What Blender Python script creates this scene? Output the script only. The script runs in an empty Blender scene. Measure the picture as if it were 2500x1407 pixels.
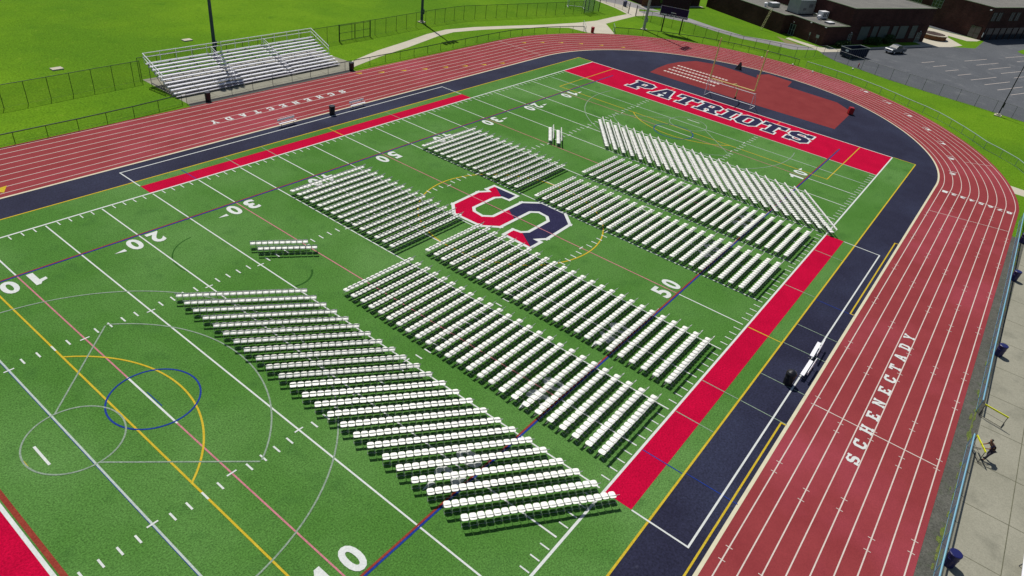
import bpy, bmesh, math, random
import numpy as np
from mathutils import Matrix, Vector
from mathutils.geometry import tessellate_polygon
random.seed(7)
sc = bpy.context.scene
COL = sc.collection
PI = math.pi

# ------------------------------------------------------------------ materials
def mat(name, base, var=None, scale=1.0, amt=.5, fine=0, fscale=20, rough=.8, spec=.25, metal=0, bump=0, trans=0, alpha=1, patches=None, detail=3):
    m = bpy.data.materials.new(name); m.use_nodes = True
    nt = m.node_tree; N = nt.nodes; L = nt.links
    b = N['Principled BSDF']
    b.inputs['Roughness'].default_value = rough
    b.inputs['Metallic'].default_value = metal
    b.inputs['Specular IOR Level'].default_value = spec
    b.inputs['Base Color'].default_value = (*base, 1)
    col = None
    tc = N.new('ShaderNodeTexCoord')
    def noise(s, d=detail, r=.6):
        n = N.new('ShaderNodeTexNoise'); n.inputs['Scale'].default_value = s
        n.inputs['Detail'].default_value = d; n.inputs['Roughness'].default_value = r
        L.new(tc.outputs['Object'], n.inputs['Vector']); return n
    if var is not None:
        n = noise(scale); r = N.new('ShaderNodeValToRGB')
        r.color_ramp.elements[0].position = .5-.5*amt*.6; r.color_ramp.elements[1].position = .5+.5*amt*.6
        r.color_ramp.elements[0].color = (*base, 1); r.color_ramp.elements[1].color = (*var, 1)
        L.new(n.outputs['Fac'], r.inputs['Fac']); col = r.outputs['Color']
    if patches is not None:
        for (ps, pc, lo, hi, k) in patches:
            n = noise(ps, 4); r = N.new('ShaderNodeMapRange')
            r.inputs['From Min'].default_value = lo; r.inputs['From Max'].default_value = hi; r.inputs['To Max'].default_value = k
            L.new(n.outputs['Fac'], r.inputs['Value'])
            x = N.new('ShaderNodeMix'); x.data_type = 'RGBA'
            L.new(r.outputs['Result'], x.inputs['Factor'])
            if col is None: x.inputs['A'].default_value = (*base, 1)
            else: L.new(col, x.inputs['A'])
            x.inputs['B'].default_value = (*pc, 1); col = x.outputs['Result']
    if fine:
        n = noise(fscale, 2, .75); r = N.new('ShaderNodeMapRange')
        r.inputs['From Min'].default_value = .3; r.inputs['From Max'].default_value = .7
        r.inputs['To Min'].default_value = 1-fine; r.inputs['To Max'].default_value = 1+fine
        L.new(n.outputs['Fac'], r.inputs['Value'])
        x = N.new('ShaderNodeVectorMath'); x.operation = 'SCALE'
        if col is None: x.inputs[0].default_value = base
        else: L.new(col, x.inputs[0])
        L.new(r.outputs['Result'], x.inputs['Scale']); col = x.outputs['Vector']
        if bump:
            bn = N.new('ShaderNodeBump'); bn.inputs['Strength'].default_value = bump; bn.inputs['Distance'].default_value = .05
            L.new(n.outputs['Fac'], bn.inputs['Height']); L.new(bn.outputs['Normal'], b.inputs['Normal'])
    if col is not None: L.new(col, b.inputs['Base Color'])
    if trans or alpha < 1:
        out = N['Material Output']
        mx = N.new('ShaderNodeMixShader')
        if alpha < 1:
            t = N.new('ShaderNodeBsdfTransparent'); mx.inputs[0].default_value = alpha
            L.new(t.outputs[0], mx.inputs[1]); L.new(b.outputs[0], mx.inputs[2])
        else:
            t = N.new('ShaderNodeBsdfTranslucent'); t.inputs['Color'].default_value = (*base, 1); mx.inputs[0].default_value = trans
            L.new(b.outputs[0], mx.inputs[1]); L.new(t.outputs[0], mx.inputs[2])
        L.new(mx.outputs[0], out.inputs['Surface'])
    return m

M = {}
M['grass'] = mat('lawn_grass', (.086,.190,.008), (.125,.24,.012), .12, .9, fine=.34, fscale=5.5, rough=1, spec=.03, bump=.6,
                 patches=[(.035,(.070,.165,.010),.42,.60,.8),(.9,(.19,.27,.03),.62,.75,.5),(.35,(.045,.13,.008),.58,.75,.5)], detail=6)
M['turf'] = mat('turf_green', (.055,.150,.026), (.068,.176,.034), .22, .9, fine=.42, fscale=11, rough=1, spec=.03, bump=.5,
                patches=[(.06,(.098,.212,.058),.44,.64,.8),(.45,(.040,.112,.026),.55,.75,.6),(1.6,(.032,.10,.020),.6,.8,.6)], detail=6)
M['turf_red'] = mat('turf_red', (.46,.003,.036), (.36,.002,.028), .5, .9, fine=.30, fscale=9, rough=1, spec=.04)
M['turf_navy'] = mat('turf_navy', (.020,.019,.050), (.030,.029,.070), .8, .9, fine=.35, fscale=9, rough=1, spec=.04)
M['turf_white'] = mat('turf_white', (.60,.62,.60), (.51,.54,.52), 1.2, .9, fine=.12, fscale=9, rough=1, spec=.04)
M['turf_pale'] = mat('turf_pale', (.42,.47,.44), (.34,.40,.37), 1.2, .9, fine=.2, fscale=9, rough=1, spec=.04)
M['turf_thin'] = mat('turf_thin_white', (.26,.32,.26), (.16,.23,.16), 3, .9, fine=.3, fscale=9, rough=1, spec=.04)
M['turf_pink'] = mat('turf_pink', (.50,.20,.23), (.40,.14,.17), 1.2, .9, fine=.25, fscale=9, rough=1, spec=.04)
M['turf_yellow'] = mat('turf_yellow', (.46,.32,.018), (.50,.38,.04), 1.2, .9, fine=.2, fscale=9, rough=1, spec=.04)
M['turf_orange'] = mat('turf_orange', (.72,.24,.05), (.60,.20,.05), 1.2, .9, fine=.2, fscale=9, rough=1, spec=.04)
M['turf_blue'] = mat('turf_blue', (.012,.028,.20), (.02,.05,.24), 1.2, .9, fine=.3, fscale=9, rough=1, spec=.04)
M['turf_brick'] = mat('turf_brickred', (.20,.028,.022), (.24,.05,.03), 1.2, .9, fine=.3, fscale=9, rough=1, spec=.04)
M['track'] = mat('track_red', (.200,.028,.032), (.250,.040,.044), .35, .9, fine=.14, fscale=14, rough=.9, spec=.12,
                 patches=[(.08,(.33,.055,.080),.50,.70,.6),(2.2,(.18,.020,.028),.64,.78,.5)], detail=5)
M['track_pad'] = mat('pad_red', (.165,.022,.024), (.21,.034,.034), .35, .9, fine=.15, fscale=12, rough=.95, spec=.1)
M['navy'] = mat('navy_rubber', (.0115,.0120,.030), (.019,.020,.044), .45, .9, fine=.40, fscale=7, rough=.85, spec=.15,
                patches=[(.10,(.030,.036,.072),.46,.68,.55),(1.1,(.055,.06,.09),.66,.78,.4)], detail=6)
M['lane'] = mat('lane_paint', (.60,.54,.49), (.50,.42,.37), 1.5, .9, fine=.1, fscale=14, rough=.8)
M['cream'] = mat('curb_paint', (.60,.56,.40), (.50,.47,.33), 1.5, .9, rough=.8)
M['asphalt'] = mat('asphalt', (.068,.074,.084), (.105,.112,.122), .10, .9, fine=.22, fscale=5, rough=.95,
                   patches=[(.35,(.17,.175,.18),.56,.75,.5),(1.6,(.05,.053,.06),.6,.8,.5)], detail=6)
M['path_asphalt'] = mat('path_asphalt', (.21,.20,.21), (.28,.27,.27), .3, .9, fine=.15, fscale=5, rough=.95)
M['dirty'] = mat('dirty_asphalt', (.060,.062,.052), (.105,.105,.090), .7, .9, fine=.35, fscale=9, rough=1,
                 patches=[(1.3,(.05,.075,.03),.55,.72,.6)], detail=6)
M['concrete'] = mat('concrete', (.22,.215,.165), (.30,.29,.23), .25, .9, fine=.13, fscale=12, rough=.95,
                    patches=[(.5,(.15,.15,.115),.50,.70,.65),(2.5,(.20,.20,.15),.6,.75,.4)], detail=6)
M['walk'] = mat('sidewalk_concrete', (.42,.39,.31), (.50,.46,.37), .4, .9, fine=.1, fscale=8, rough=.95)
M['joint'] = mat('joint_dark', (.085,.085,.06), (.14,.14,.09), 3, .9, rough=1)
M['dirt'] = mat('bare_dirt', (.22,.17,.10), (.16,.17,.05), 1.5, .9, fine=.3, fscale=8, rough=1)
M['weeds'] = mat('weeds', (.07,.12,.02), (.13,.14,.04), 2.5, .9, fine=.35, fscale=10, rough=1)
M['cwhite'] = mat('chair_plastic', (.80,.80,.75), rough=.45, spec=.4)
M['cback_shaded'] = mat('chair_backrest_shaded', (.58,.58,.57), rough=.5)  # same white plastic as the seat, greyed to paint in shade on the backs
M['cframe'] = mat('chair_frame_paint', (.46,.46,.45), rough=.35, spec=.5)
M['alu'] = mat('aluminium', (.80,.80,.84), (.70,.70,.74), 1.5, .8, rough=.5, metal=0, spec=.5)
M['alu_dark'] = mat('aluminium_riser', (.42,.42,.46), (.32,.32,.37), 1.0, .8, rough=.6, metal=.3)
M['steel'] = mat('galvanised_steel', (.16,.17,.18), (.11,.11,.13), 3, .8, rough=.55, metal=.4)
M['wire'] = mat('chain_link', (.035,.060,.035), rough=.7, alpha=.17)
M['wire_grey'] = mat('chain_link_grey', (.22,.23,.32), rough=.7, alpha=.30)
M['wire_soft'] = mat('chain_link_light', (.10,.12,.09), rough=.7, alpha=.08)
M['darkgreen'] = mat('dark_green_rail', (.010,.035,.018), rough=.5)
M['darknavy'] = mat('dark_navy_rail', (.012,.010,.045), rough=.5)
M['black'] = mat('black_metal', (.012,.012,.014), rough=.5)
M['bluerail'] = mat('pale_blue_rail', (.13,.32,.48), (.20,.42,.50), .3, .9, rough=.5)
M['palerail'] = mat('pale_green_rail', (.20,.30,.26), (.30,.38,.34), .5, .9, rough=.5)
M['polegreen'] = mat('green_grey_pole', (.045,.075,.085), rough=.5)
M['polegrey'] = mat('grey_pole', (.36,.38,.37), (.28,.3,.3), 1, .8, rough=.5, metal=.2)
M['yellowpost'] = mat('yellow_post', (.75,.62,.24), (.68,.53,.18), 1, .8, rough=.4)
M['whitepost'] = mat('white_post', (.72,.70,.72), rough=.4)
M['yellowbar'] = mat('yellow_bar', (.62,.66,.015), rough=.4)
M['canblack'] = mat('black_plastic', (.010,.010,.013), rough=.35, spec=.5)
M['canblue'] = mat('blue_plastic', (.008,.010,.085), rough=.4, spec=.5)
M['canred'] = mat('red_plastic', (.30,.008,.015), rough=.4, spec=.4)
M['boardnavy'] = mat('scoreboard_navy', (.008,.006,.050), rough=.4)
M['boardblack'] = mat('scoreboard_black', (.006,.006,.010), rough=.4)
M['boardframe'] = mat('scoreboard_frame', (.42,.42,.50), rough=.4)
M['lettering'] = mat('sign_lettering', (.92,.92,.95), rough=.5)
M['dumpnavy'] = mat('dumpster_paint', (.012,.018,.040), (.02,.027,.055), 1.5, .9, rough=.6)
M['dumprim'] = mat('dumpster_rim', (.12,.15,.15), rough=.5)
M['truckpaint'] = mat('truck_paint', (.10,.115,.135), rough=.4, spec=.4, metal=.1)
M['trucklight'] = mat('truck_bumper', (.55,.56,.60), rough=.3, metal=.3)
M['glass'] = mat('dark_glass', (.02,.025,.03), rough=.12, spec=.7)
M['tyre'] = mat('tyre_rubber', (.012,.012,.012), rough=.9)
M['winpanel'] = mat('window_panel', (.075,.100,.095), (.055,.075,.07), 1.5, .8, rough=.5)
M['winframe'] = mat('window_frame', (.22,.28,.25), rough=.5)
M['trim'] = mat('roof_trim', (.17,.21,.13), rough=.7)
M['gravel'] = mat('roof_gravel', (.13,.125,.115), (.19,.185,.165), .5, .9, fine=.3, fscale=5, rough=1,
                  patches=[(.25,(.09,.088,.09),.5,.7,.6)], detail=6)
M['hvac'] = mat('hvac_metal', (.30,.33,.32), (.22,.25,.25), .8, .9, rough=.5, metal=.3)
M['white'] = mat('white_metal', (.72,.72,.74), rough=.45)
M['ladder'] = mat('ladder_yellow', (.45,.42,.20), rough=.6)
M['leaf'] = mat('bush_leaf', (.022,.050,.012), (.040,.085,.018), 1.5, .9, rough=.8, trans=.15)
M['skin'] = mat('skin', (.22,.11,.07), rough=.6)
M['shirt'] = mat('navy_shirt', (.010,.009,.028), rough=.9)
M['pants'] = mat('grey_trousers', (.05,.045,.06), rough=.9)
M['hair'] = mat('dark_hair', (.01,.008,.007), rough=.6)
M['net'] = mat('net', (.45,.5,.45), rough=.8, alpha=.25)
M['ball'] = mat('ball_white', (.75,.74,.66), rough=.5)
M['mound'] = mat('dark_tarp', (.008,.008,.012), rough=.7)

def brick_mat(name, c1, c2, mort):
    m = bpy.data.materials.new(name); m.use_nodes = True
    N = m.node_tree.nodes; L = m.node_tree.links; b = N['Principled BSDF']
    tc = N.new('ShaderNodeTexCoord'); sep = N.new('ShaderNodeSeparateXYZ'); L.new(tc.outputs['Object'], sep.inputs[0])
    ad = N.new('ShaderNodeMath'); ad.operation = 'ADD'; L.new(sep.outputs['X'], ad.inputs[0]); L.new(sep.outputs['Y'], ad.inputs[1])
    cb = N.new('ShaderNodeCombineXYZ'); L.new(ad.outputs[0], cb.inputs['X']); L.new(sep.outputs['Z'], cb.inputs['Y'])
    bt = N.new('ShaderNodeTexBrick'); L.new(cb.outputs[0], bt.inputs['Vector'])
    bt.inputs['Scale'].default_value = 1; bt.inputs['Brick Width'].default_value = .42; bt.inputs['Row Height'].default_value = .14
    bt.inputs['Mortar Size'].default_value = .012
    bt.inputs['Color1'].default_value = (*c1, 1); bt.inputs['Color2'].default_value = (*c2, 1); bt.inputs['Mortar'].default_value = (*mort, 1)
    n = N.new('ShaderNodeTexNoise'); n.inputs['Scale'].default_value = .35; n.inputs['Detail'].default_value = 5; L.new(tc.outputs['Object'], n.inputs['Vector'])
    r = N.new('ShaderNodeMapRange'); r.inputs['From Min'].default_value = .35; r.inputs['From Max'].default_value = .7; r.inputs['To Min'].default_value = .78; r.inputs['To Max'].default_value = 1.3
    L.new(n.outputs['Fac'], r.inputs['Value'])
    v = N.new('ShaderNodeVectorMath'); v.operation = 'SCALE'; L.new(bt.outputs['Color'], v.inputs[0]); L.new(r.outputs['Result'], v.inputs['Scale'])
    L.new(v.outputs['Vector'], b.inputs['Base Color']); b.inputs['Roughness'].default_value = .95; b.inputs['Specular IOR Level'].default_value = .1
    return m
M['brick'] = brick_mat('red_brown_brick', (.075,.030,.026), (.046,.020,.018), (.062,.044,.040))
M['brick_tan'] = brick_mat('orange_brick', (.20,.085,.035), (.15,.06,.028), (.2,.14,.09))

# ------------------------------------------------------------------ mesh helpers
class MB:
    def __init__(s): s.v = []; s.f = []; s.mi = []; s.cur = 0
    def add(s, vs, fs):
        o = len(s.v); s.v += [tuple(p) for p in vs]; s.f += [tuple(i+o for i in f) for f in fs]; s.mi += [s.cur]*len(fs)
    def box(s, c, d, rz=0, tilt=None):
        x, y, z = d[0]/2, d[1]/2, d[2]/2
        P = [Vector((a, b, e)) for e in (-z, z) for a, b in ((-x,-y),(x,-y),(x,y),(-x,y))]
        Rm = Matrix.Rotation(rz, 3, 'Z')
        if tilt: Rm = Rm @ Matrix.Rotation(tilt[1], 3, tilt[0])
        s.add([Rm @ p + Vector(c) for p in P], [(0,3,2,1),(4,5,6,7),(0,1,5,4),(1,2,6,5),(2,3,7,6),(3,0,4,7)])
    def tube(s, a, b, r, n=8, r2=None, cap=True):
        a = Vector(a); b = Vector(b); d = (b-a).normalized(); r2 = r if r2 is None else r2
        up = Vector((0,0,1)) if abs(d.z) < .95 else Vector((1,0,0))
        x = d.cross(up).normalized(); y = x.cross(d)
        P = []
        for c, rr in ((a, r), (b, r2)):
            for i in range(n):
                t = 2*PI*i/n+PI/n; P.append(c+x*math.cos(t)*rr+y*math.sin(t)*rr)
        F = [(i, (i+1) % n, n+(i+1) % n, n+i) for i in range(n)]
        if cap: F += [tuple(range(n-1, -1, -1)), tuple(range(n, 2*n))]
        s.add(P, F)
    def path(s, pts, r, n=6):
        for a, b in zip(pts[:-1], pts[1:]): s.tube(a, b, r, n)
    def lathe(s, prof, c, n=20, axis=None):
        P = []; F = []
        for (r, z) in prof:
            for i in range(n): t = 2*PI*i/n; P.append((c[0]+r*math.cos(t), c[1]+r*math.sin(t), c[2]+z))
        for k in range(len(prof)-1):
            for i in range(n): F.append((k*n+i, k*n+(i+1) % n, (k+1)*n+(i+1) % n, (k+1)*n+i))
        F.append(tuple(range(n-1, -1, -1))); F.append(tuple((len(prof)-1)*n+i for i in range(n)))
        s.add(P, F)
    def prism(s, poly, z0, z1, M3=None):
        n = len(poly); P = [(x, y, z0) for x, y in poly]+[(x, y, z1) for x, y in poly]
        if M3 is not None: P = [M3 @ Vector(p) for p in P]
        s.add(P, [tuple(range(n-1, -1, -1)), tuple(range(n, 2*n))]+[(i, (i+1) % n, n+(i+1) % n, n+i) for i in range(n)])
    def flat(s, loops, z):
        """filled polygon with holes, facing up"""
        vl = [[Vector((x, y, 0)) for x, y in lp] for lp in loops]
        tris = tessellate_polygon(vl); P = [(v.x, v.y, z) for l in vl for v in l]; F = []
        for t in tris:
            a, b, c = (P[i] for i in t)
            ar = (b[0]-a[0])*(c[1]-a[1])-(c[0]-a[0])*(b[1]-a[1])
            if abs(ar) < 1e-9: continue
            F.append(tuple(t) if ar > 0 else tuple(reversed(t)))
        s.add(P, F)
    def rect(s, x0, y0, x1, y1, z):
        s.add([(x0,y0,z),(x1,y0,z),(x1,y1,z),(x0,y1,z)], [(0,1,2,3)])
    def line(s, a, b, w, z):
        a = Vector(a[:2]); b = Vector(b[:2]); d = (b-a).normalized(); n = Vector((-d.y, d.x))*w/2
        s.add([(a.x-n.x,a.y-n.y,z),(b.x-n.x,b.y-n.y,z),(b.x+n.x,b.y+n.y,z),(a.x+n.x,a.y+n.y,z)], [(0,1,2,3)])
    def arc(s, c, r, a0, a1, w, z, n=64):
        A = [math.radians(a0+(a1-a0)*i/n) for i in range(n+1)]
        P = [(c[0]+(r-w/2)*math.cos(t), c[1]+(r-w/2)*math.sin(t), z) for t in A]+[(c[0]+(r+w/2)*math.cos(t), c[1]+(r+w/2)*math.sin(t), z) for t in A]
        s.add(P, [(i, n+1+i, n+2+i, i+1) for i in range(n)])
    def build(s, name, mats, parent=None, smooth=False):
        me = bpy.data.meshes.new(name); me.from_pydata(s.v, [], s.f); me.update()
        if not isinstance(mats, (list, tuple)): mats = [mats]
        for m in mats: me.materials.append(m)
        if len(mats) > 1:
            me.polygons.foreach_set('material_index', s.mi)
        if smooth: me.polygons.foreach_set('use_smooth', [True]*len(me.polygons))
        o = bpy.data.objects.new(name, me); COL.objects.link(o)
        if parent is not None: o.parent = parent
        return o

def tag(o, label=None, cat=None, group=None, kind=None):
    if label: o['label'] = label
    if cat: o['category'] = cat
    if group: o['group'] = group
    if kind: o['kind'] = kind
    return o
def empty(name, loc, rz=0):
    o = bpy.data.objects.new(name, None); COL.objects.link(o); o.location = loc; o.rotation_euler = (0,0,rz); o.empty_display_size = .2
    return o
def struct(mb, name, m, label=None):
    o = mb.build(name, m); o['kind'] = 'structure'
    if label: o['label'] = label
    return o
def copy_tree(o, parent=None):
    c = o.copy(); COL.objects.link(c)
    if parent is not None: c.parent = parent
    for ch in list(o.children): copy_tree(ch, c)
    return c

# ------------------------------------------------------------------ ground sheets (each 4 mm above the one below)
g = MB(); g.rect(-500,-500,700,700,-.040); struct(g, 'grass_ground', M['grass'])
YC = 24.25; XC0, XC1 = -4.16, 95.6
TH = np.arange(-90, 91, 1.0)
def smooth(x, y):
    v = np.interp(TH, x, y); k = np.exp(-(np.arange(-12, 13)/6.0)**2); k /= k.sum()
    return np.convolve(np.pad(v, 12, mode='edge'), k, 'valid')
RIN = smooth([-90,-78,-60,-45,-30,-15,0,20,40,60,90],[30.85,30.55,30.0,29.95,30.3,30.7,30.85,30.75,31.0,30.95,31.18])
ROUT = smooth([-90,-80,-65,-50,-30,-12,0,8,22,37,52,69,90],[39.85,39.1,38.6,38.4,39.2,40.3,40.95,41.3,42.0,41.8,41.6,41.15,41.15])
def RU(u, deg):
    """radius of the line at fraction u across the track (0 = inner kerb, 1 = outer line) in direction deg from the bend centre"""
    a = np.interp(deg, TH, RIN); b = np.interp(deg, TH, ROUT); return a+(b-a)*u
U0 = .080
LU = [U0+(1-U0)*k/8 for k in range(9)]
def stadium(u, n=90, d=0):
    P = []
    for i in range(n+1):
        t = -90+180*i/n; r = RU(u, t)+d; P.append((XC1+r*math.cos(math.radians(t)), YC+r*math.sin(math.radians(t))))
    for i in range(n+1):
        t = 90-180*i/n; f = (t+90)/180; r = (RU(u,-90)*(1-f)+RU(u,90)*f)+d; P.append((XC0-r*math.cos(math.radians(t)), YC+r*math.sin(math.radians(t))))
    return P
def stadium_line(mb, u, w, z, n=120):
    A = stadium(u, n, -w/2); B = stadium(u, n, w/2); k = len(A)
    mb.add([(x,y,z) for x,y in A]+[(x,y,z) for x,y in B], [(i, k+i, k+(i+1) % k, (i+1) % k) for i in range(k)])
def bend(u, deg, d=0):
    r = RU(u, deg)+d; return (XC1+r*math.cos(math.radians(deg)), YC+r*math.sin(math.radians(deg)))
NY = lambda u: YC-RU(u,-90)
FY = lambda u: YC+RU(u,90)
# concrete apron, asphalt strip, paths, car park
g = MB(); g.rect(-30,-60,88,-17.2,-.034); struct(g, 'concrete_apron', M['concrete'])
g = MB()
for x in np.arange(-25.6, 88, 4.55): g.line((x,-17.25),(x+.1,-60),.05,-.030)
for y in (-19.85,-22.6,-26): g.line((-30,y),(88,y),.05,-.026)
struct(g, 'apron_joints', M['joint'])
g = MB(); g.rect(-30,-17.2,86.5,-15.5,-.036); struct(g, 'asphalt_strip', M['dirty'])
g = MB()
rr = random.Random(3)
for i in range(170):
    x = rr.uniform(20,88); y = -16.78+rr.gauss(0,.09); w = rr.uniform(.12,.7); h = rr.uniform(.04,.14)
    P = [(x+w*math.cos(t)*rr.uniform(.6,1), y+h*math.sin(t)*rr.uniform(.5,1)) for t in np.linspace(0,2*PI,9)[:-1]]
    g.flat([P], -.0220+.00002*i)
tag(g.build('weeds', M['weeds']), 'low green weeds growing along the foot of the blue-railed fence', 'weeds', kind='stuff')
g = MB(); g.flat([[(37.4,66.7),(62.3,66.7),(64.4,67.6),(64.9,69.5),(64.2,77),(37.5,77)]], -.034)
struct(g, 'concrete_pad', M['concrete'])
g = MB(); g.rect(37.2,65.2,62.8,66.45,-.036); struct(g, 'gravel_strip', M['dirty'])
g = MB(); g.rect(37.4,66.15,62.4,66.75,-.0300); struct(g, 'dark_band', M['black'])  # flat black band along the front edge of the pad
g = MB()
for x in (41.6,45.8,50,54.2,58.4): g.line((x,66.6),(x,77),.05,-.030)
struct(g, 'pad_joints', M['joint'])
g = MB()
up_ = [(64.9,69.5),(72.6,71.8),(80.4,73.3),(87,74.8),(92.5,75.3),(98.9,74.0),(106.1,71.5),(113.9,68.6),(122.1,66.2),(128.5,65.1),(135.7,65.2),(141.9,65.0),(147.3,65.6)]
lo_ = [(63.6,67.4),(70.6,69.2),(78,70.6),(87.8,72.9),(92.5,73.4),(99.2,71.9),(105.5,69.8),(112,67.2),(117.0,64.6),(117.6,60.3),(122.2,57.0),(128.1,62.6),(135,62.9),(141.9,63.0),(145.7,61.6)]
g.flat([up_+lo_[::-1]], -.0315); struct(g, 'footpath', M['walk'])
g = MB(); g.flat([[(101.8,-13.6),(104.6,-13.6),(104,-20),(101.8,-20)]], -.0315); struct(g, 'side_path', M['walk'])
g = MB(); g.flat([[(141.2,64.2),(147.6,65.4),(153.0,61.3),(153.6,55),(151.6,48.4),(150.6,41),(153.0,36.1),(156.4,29.2),(155.6,26.5),(150.0,30.0),(148.8,36),(147.3,40.5),(147.9,47),(149.4,53.3),(147,61),(143,63.2)]], -.0335)
struct(g, 'service_road', M['path_asphalt'])
g = MB(); g.flat([[(155.6,26.5),(152.6,24.3),(149.6,20.8),(148.2,15.8),(146.2,10.3),(144.6,2),(143.6,-5),(141.8,-13),(139,-24),(135,-60),(330,-60),(300,60),(226,26),(218.5,13.8),(217.6,1.6),(203,2.0),(194,9.2),(170.5,19.2),(160.4,23.6),(157.6,28)]], -.0365)
struct(g, 'car_park', M['asphalt'])
g = MB(); g.flat([[(147.4,78),(149.8,66.4),(145.0,64.0),(141.2,64.4),(144.2,69.6),(147.2,78)]], -.0285); struct(g, 'upper_walk', M['walk'])
g = MB(); g.flat([[(147.2,78),(144.2,69.6),(149.5,66.4),(153,62),(157,80)]], -.0375); struct(g, 'upper_drive', M['path_asphalt'])
g = MB(); g.flat([[(151.6,67.6),(152.4,66.6),(170.2,59.2),(170.6,60.2),(155,67.2)]], -.0295); struct(g, 'north_sidewalk', M['walk'])
g = MB(); g.flat([[(159.0,34.6),(160.6,34.4),(158.9,27.0),(160.6,25.6),(170,21.9),(193.6,13.6),(194.4,12.3),(192.4,9.7),(170.6,19.0),(158.6,23.4),(154.6,25.4),(156.8,28.5)]], -.0275)
struct(g, 'sidewalk', M['walk'])
g = MB(); g.flat([[(160.9,26.9),(170.5,23.0),(192.6,14.3),(190.5,12.2),(170.6,20.2),(162,23.9)]], -.0235); struct(g, 'shrub_bed', M['grass'])
g = MB(); g.flat([[(191.4,9.8),(194.4,12.6),(199,15.5),(206,18),(213.8,14),(209.5,9),(202.8,4.8),(196.8,6.6)]], -.0255); struct(g, 'plaza', M['walk'])
g = MB(); g.flat([[(204,20.5),(218.4,15),(216.8,2.4),(214,3.0),(210.9,4.9),(213.6,13.2),(203,17.8)]], -.0245); struct(g, 'entry_walk', M['walk'])
g = MB(); g.flat([[(156.5,34.8),(158.8,36.6),(157.5,33),(156.2,30.2),(154.2,33)]], -.0255); struct(g, 'bare_patch', M['dirt'])
g = MB()
for x, y, a in ((169.9,8.4,0),(168.9,5.9,0),(167.5,3.3,0),(166.4,.8,0),(165.1,-1.8,0),(163.8,-4.4,0),(162,-6.9,0),(160.6,-9.3,0)):
    g.line((x,y),(x+4.6,y-1.85),.13,-.0305)
    g.line((x+4.6,y-1.85),(x+9.2,y-3.7),.13,-.0305) if y < 0 else None
for i in range(9):
    x, y = 183.5-1.3*i, 1.8-2.55*i; g.line((x,y),(x+8.8,y-3.5),.12,-.0305)
for i in range(9):
    x, y = 200-1.3*i, -4.8-2.55*i; g.line((x,y),(x+8.8,y-3.5),.12,-.0305)
struct(g, 'parking_stripes', M['lane'])
g = MB(); g.flat([[(210.5,-7.9),(212.6,-6.3),(217,-6.9),(224,-10),(222,-13),(213,-10)]], -.0295); struct(g, 'island_grass', M['grass'])

# track, rubber infield, D-zone, turf
g = MB(); g.flat([stadium(1.0, 90, .40)], -.0180); struct(g, 'running_track', M['track'])
g = MB(); g.flat([stadium(0)], -.0140); struct(g, 'rubber_surround', M['navy'])
g = MB(); stadium_line(g, 0, .22, -.0100); struct(g, 'track_kerb_line', M['cream'])
g = MB()
for u in LU: stadium_line(g, u, .075, -.0100)
g.line((40.2, NY(LU[0])), (40.2, NY(1)), .08, -.0060)
g.line((94.2, NY(LU[0])), (94.2, NY(1)), .07, -.0060)
g.line((85.6, NY(LU[0])), (87.5, NY(1)), .07, -.0060)
g.line((95.6, FY(LU[0])), (95.6, FY(1)), .08, -.0060)
g.line(bend(LU[4],-68), bend(1,-67), .07, -.0060)
rr = random.Random(11)
for k in (0,2,4,6,8):
    x = 22+rr.uniform(0,3)
    while x < 90:
        for dx in (0, 1.05): g.line((x+dx, NY(LU[k])-.2), (x+dx, NY(LU[k])+.2), .05, -.0060)
        x += rr.choice((7.8,9.1,4.5,8.4))
struct(g, 'lane_lines', M['lane'])
g = MB()
def dart(x, y, dx, dy, s_=.55):
    d = Vector((dx,dy)).normalized(); n_ = Vector((-d.y,d.x)); p = Vector((x,y))
    g.flat([[tuple(p-d*s_), tuple(p+d*s_+n_*s_*.45), tuple(p+d*s_*.6-n_*s_*.45)]], -.0060)
for i, (x, y) in enumerate(((62.37,64.81),(65.5,63.5),(68.9,62.4),(72.2,61.25),(75.7,60.2),(78.9,59.0),(82.1,57.85),(85.5,56.8))): dart(x, y, 1, -.5)
for x, y in ((99.03,62.48),(102.48,60.88),(105.78,58.91),(108.83,56.54),(111.8,53.9),(114.61,50.87)): dart(x, y, 1, -.6)
g.flat([[(13.7,56.3),(14.4,57.5),(13.0,57.3)]], -.0060)
struct(g, 'track_arrows', M['turf_yellow'])
g = MB(); g.flat([[(104.9,40.0),(108.5,40.4),(112.5,40.5),(116,39.9),(119.9,38.3),(121.6,34.8),(121.2,30.5),(120.4,26.9),(122.6,27.6),(125.2,26.4),(124.6,21.9),(120.7,21.4),(119.9,12.7),(116.8,9.5),(105.2,9.1),(104.9,20)]], -.0100)
struct(g, 'jump_pad', M['track_pad'])
g = MB()
for x in (108.2,110.0,111.8,113.6):
    for i in range(16):
        y = 39.0-.6*i; g.rect(x-.28, y-.42, x+.28, y, -.0060)
struct(g, 'run_up_dashes', M['lane'])
g = MB(); g.rect(-9.4,-3.05,100.75,51.72,-.0100); struct(g, 'turf_field', M['turf'])
def ticks_y(x, a, b, mb, w=.1, z=.002): mb.rect(x-w/2, a, x+w/2, b, z)
# yellow edge of turf
YEL = MB(); ORG = MB(); WHT = MB(); PNK = MB(); BLU = MB(); BRK = MB(); PAL = MB(); THN = MB(); RED = MB(); NVY = MB()
FW = 48.77; G1 = 91.44
for y in (-3.05, 51.72): YEL.line((-9.4,y),(100.7,y),.13,-.002)
YEL.line((100.75,-3.05),(100.75,-.15),.12,-.002); YEL.line((100.75,48.95),(100.75,51.7),.12,-.002)
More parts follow.
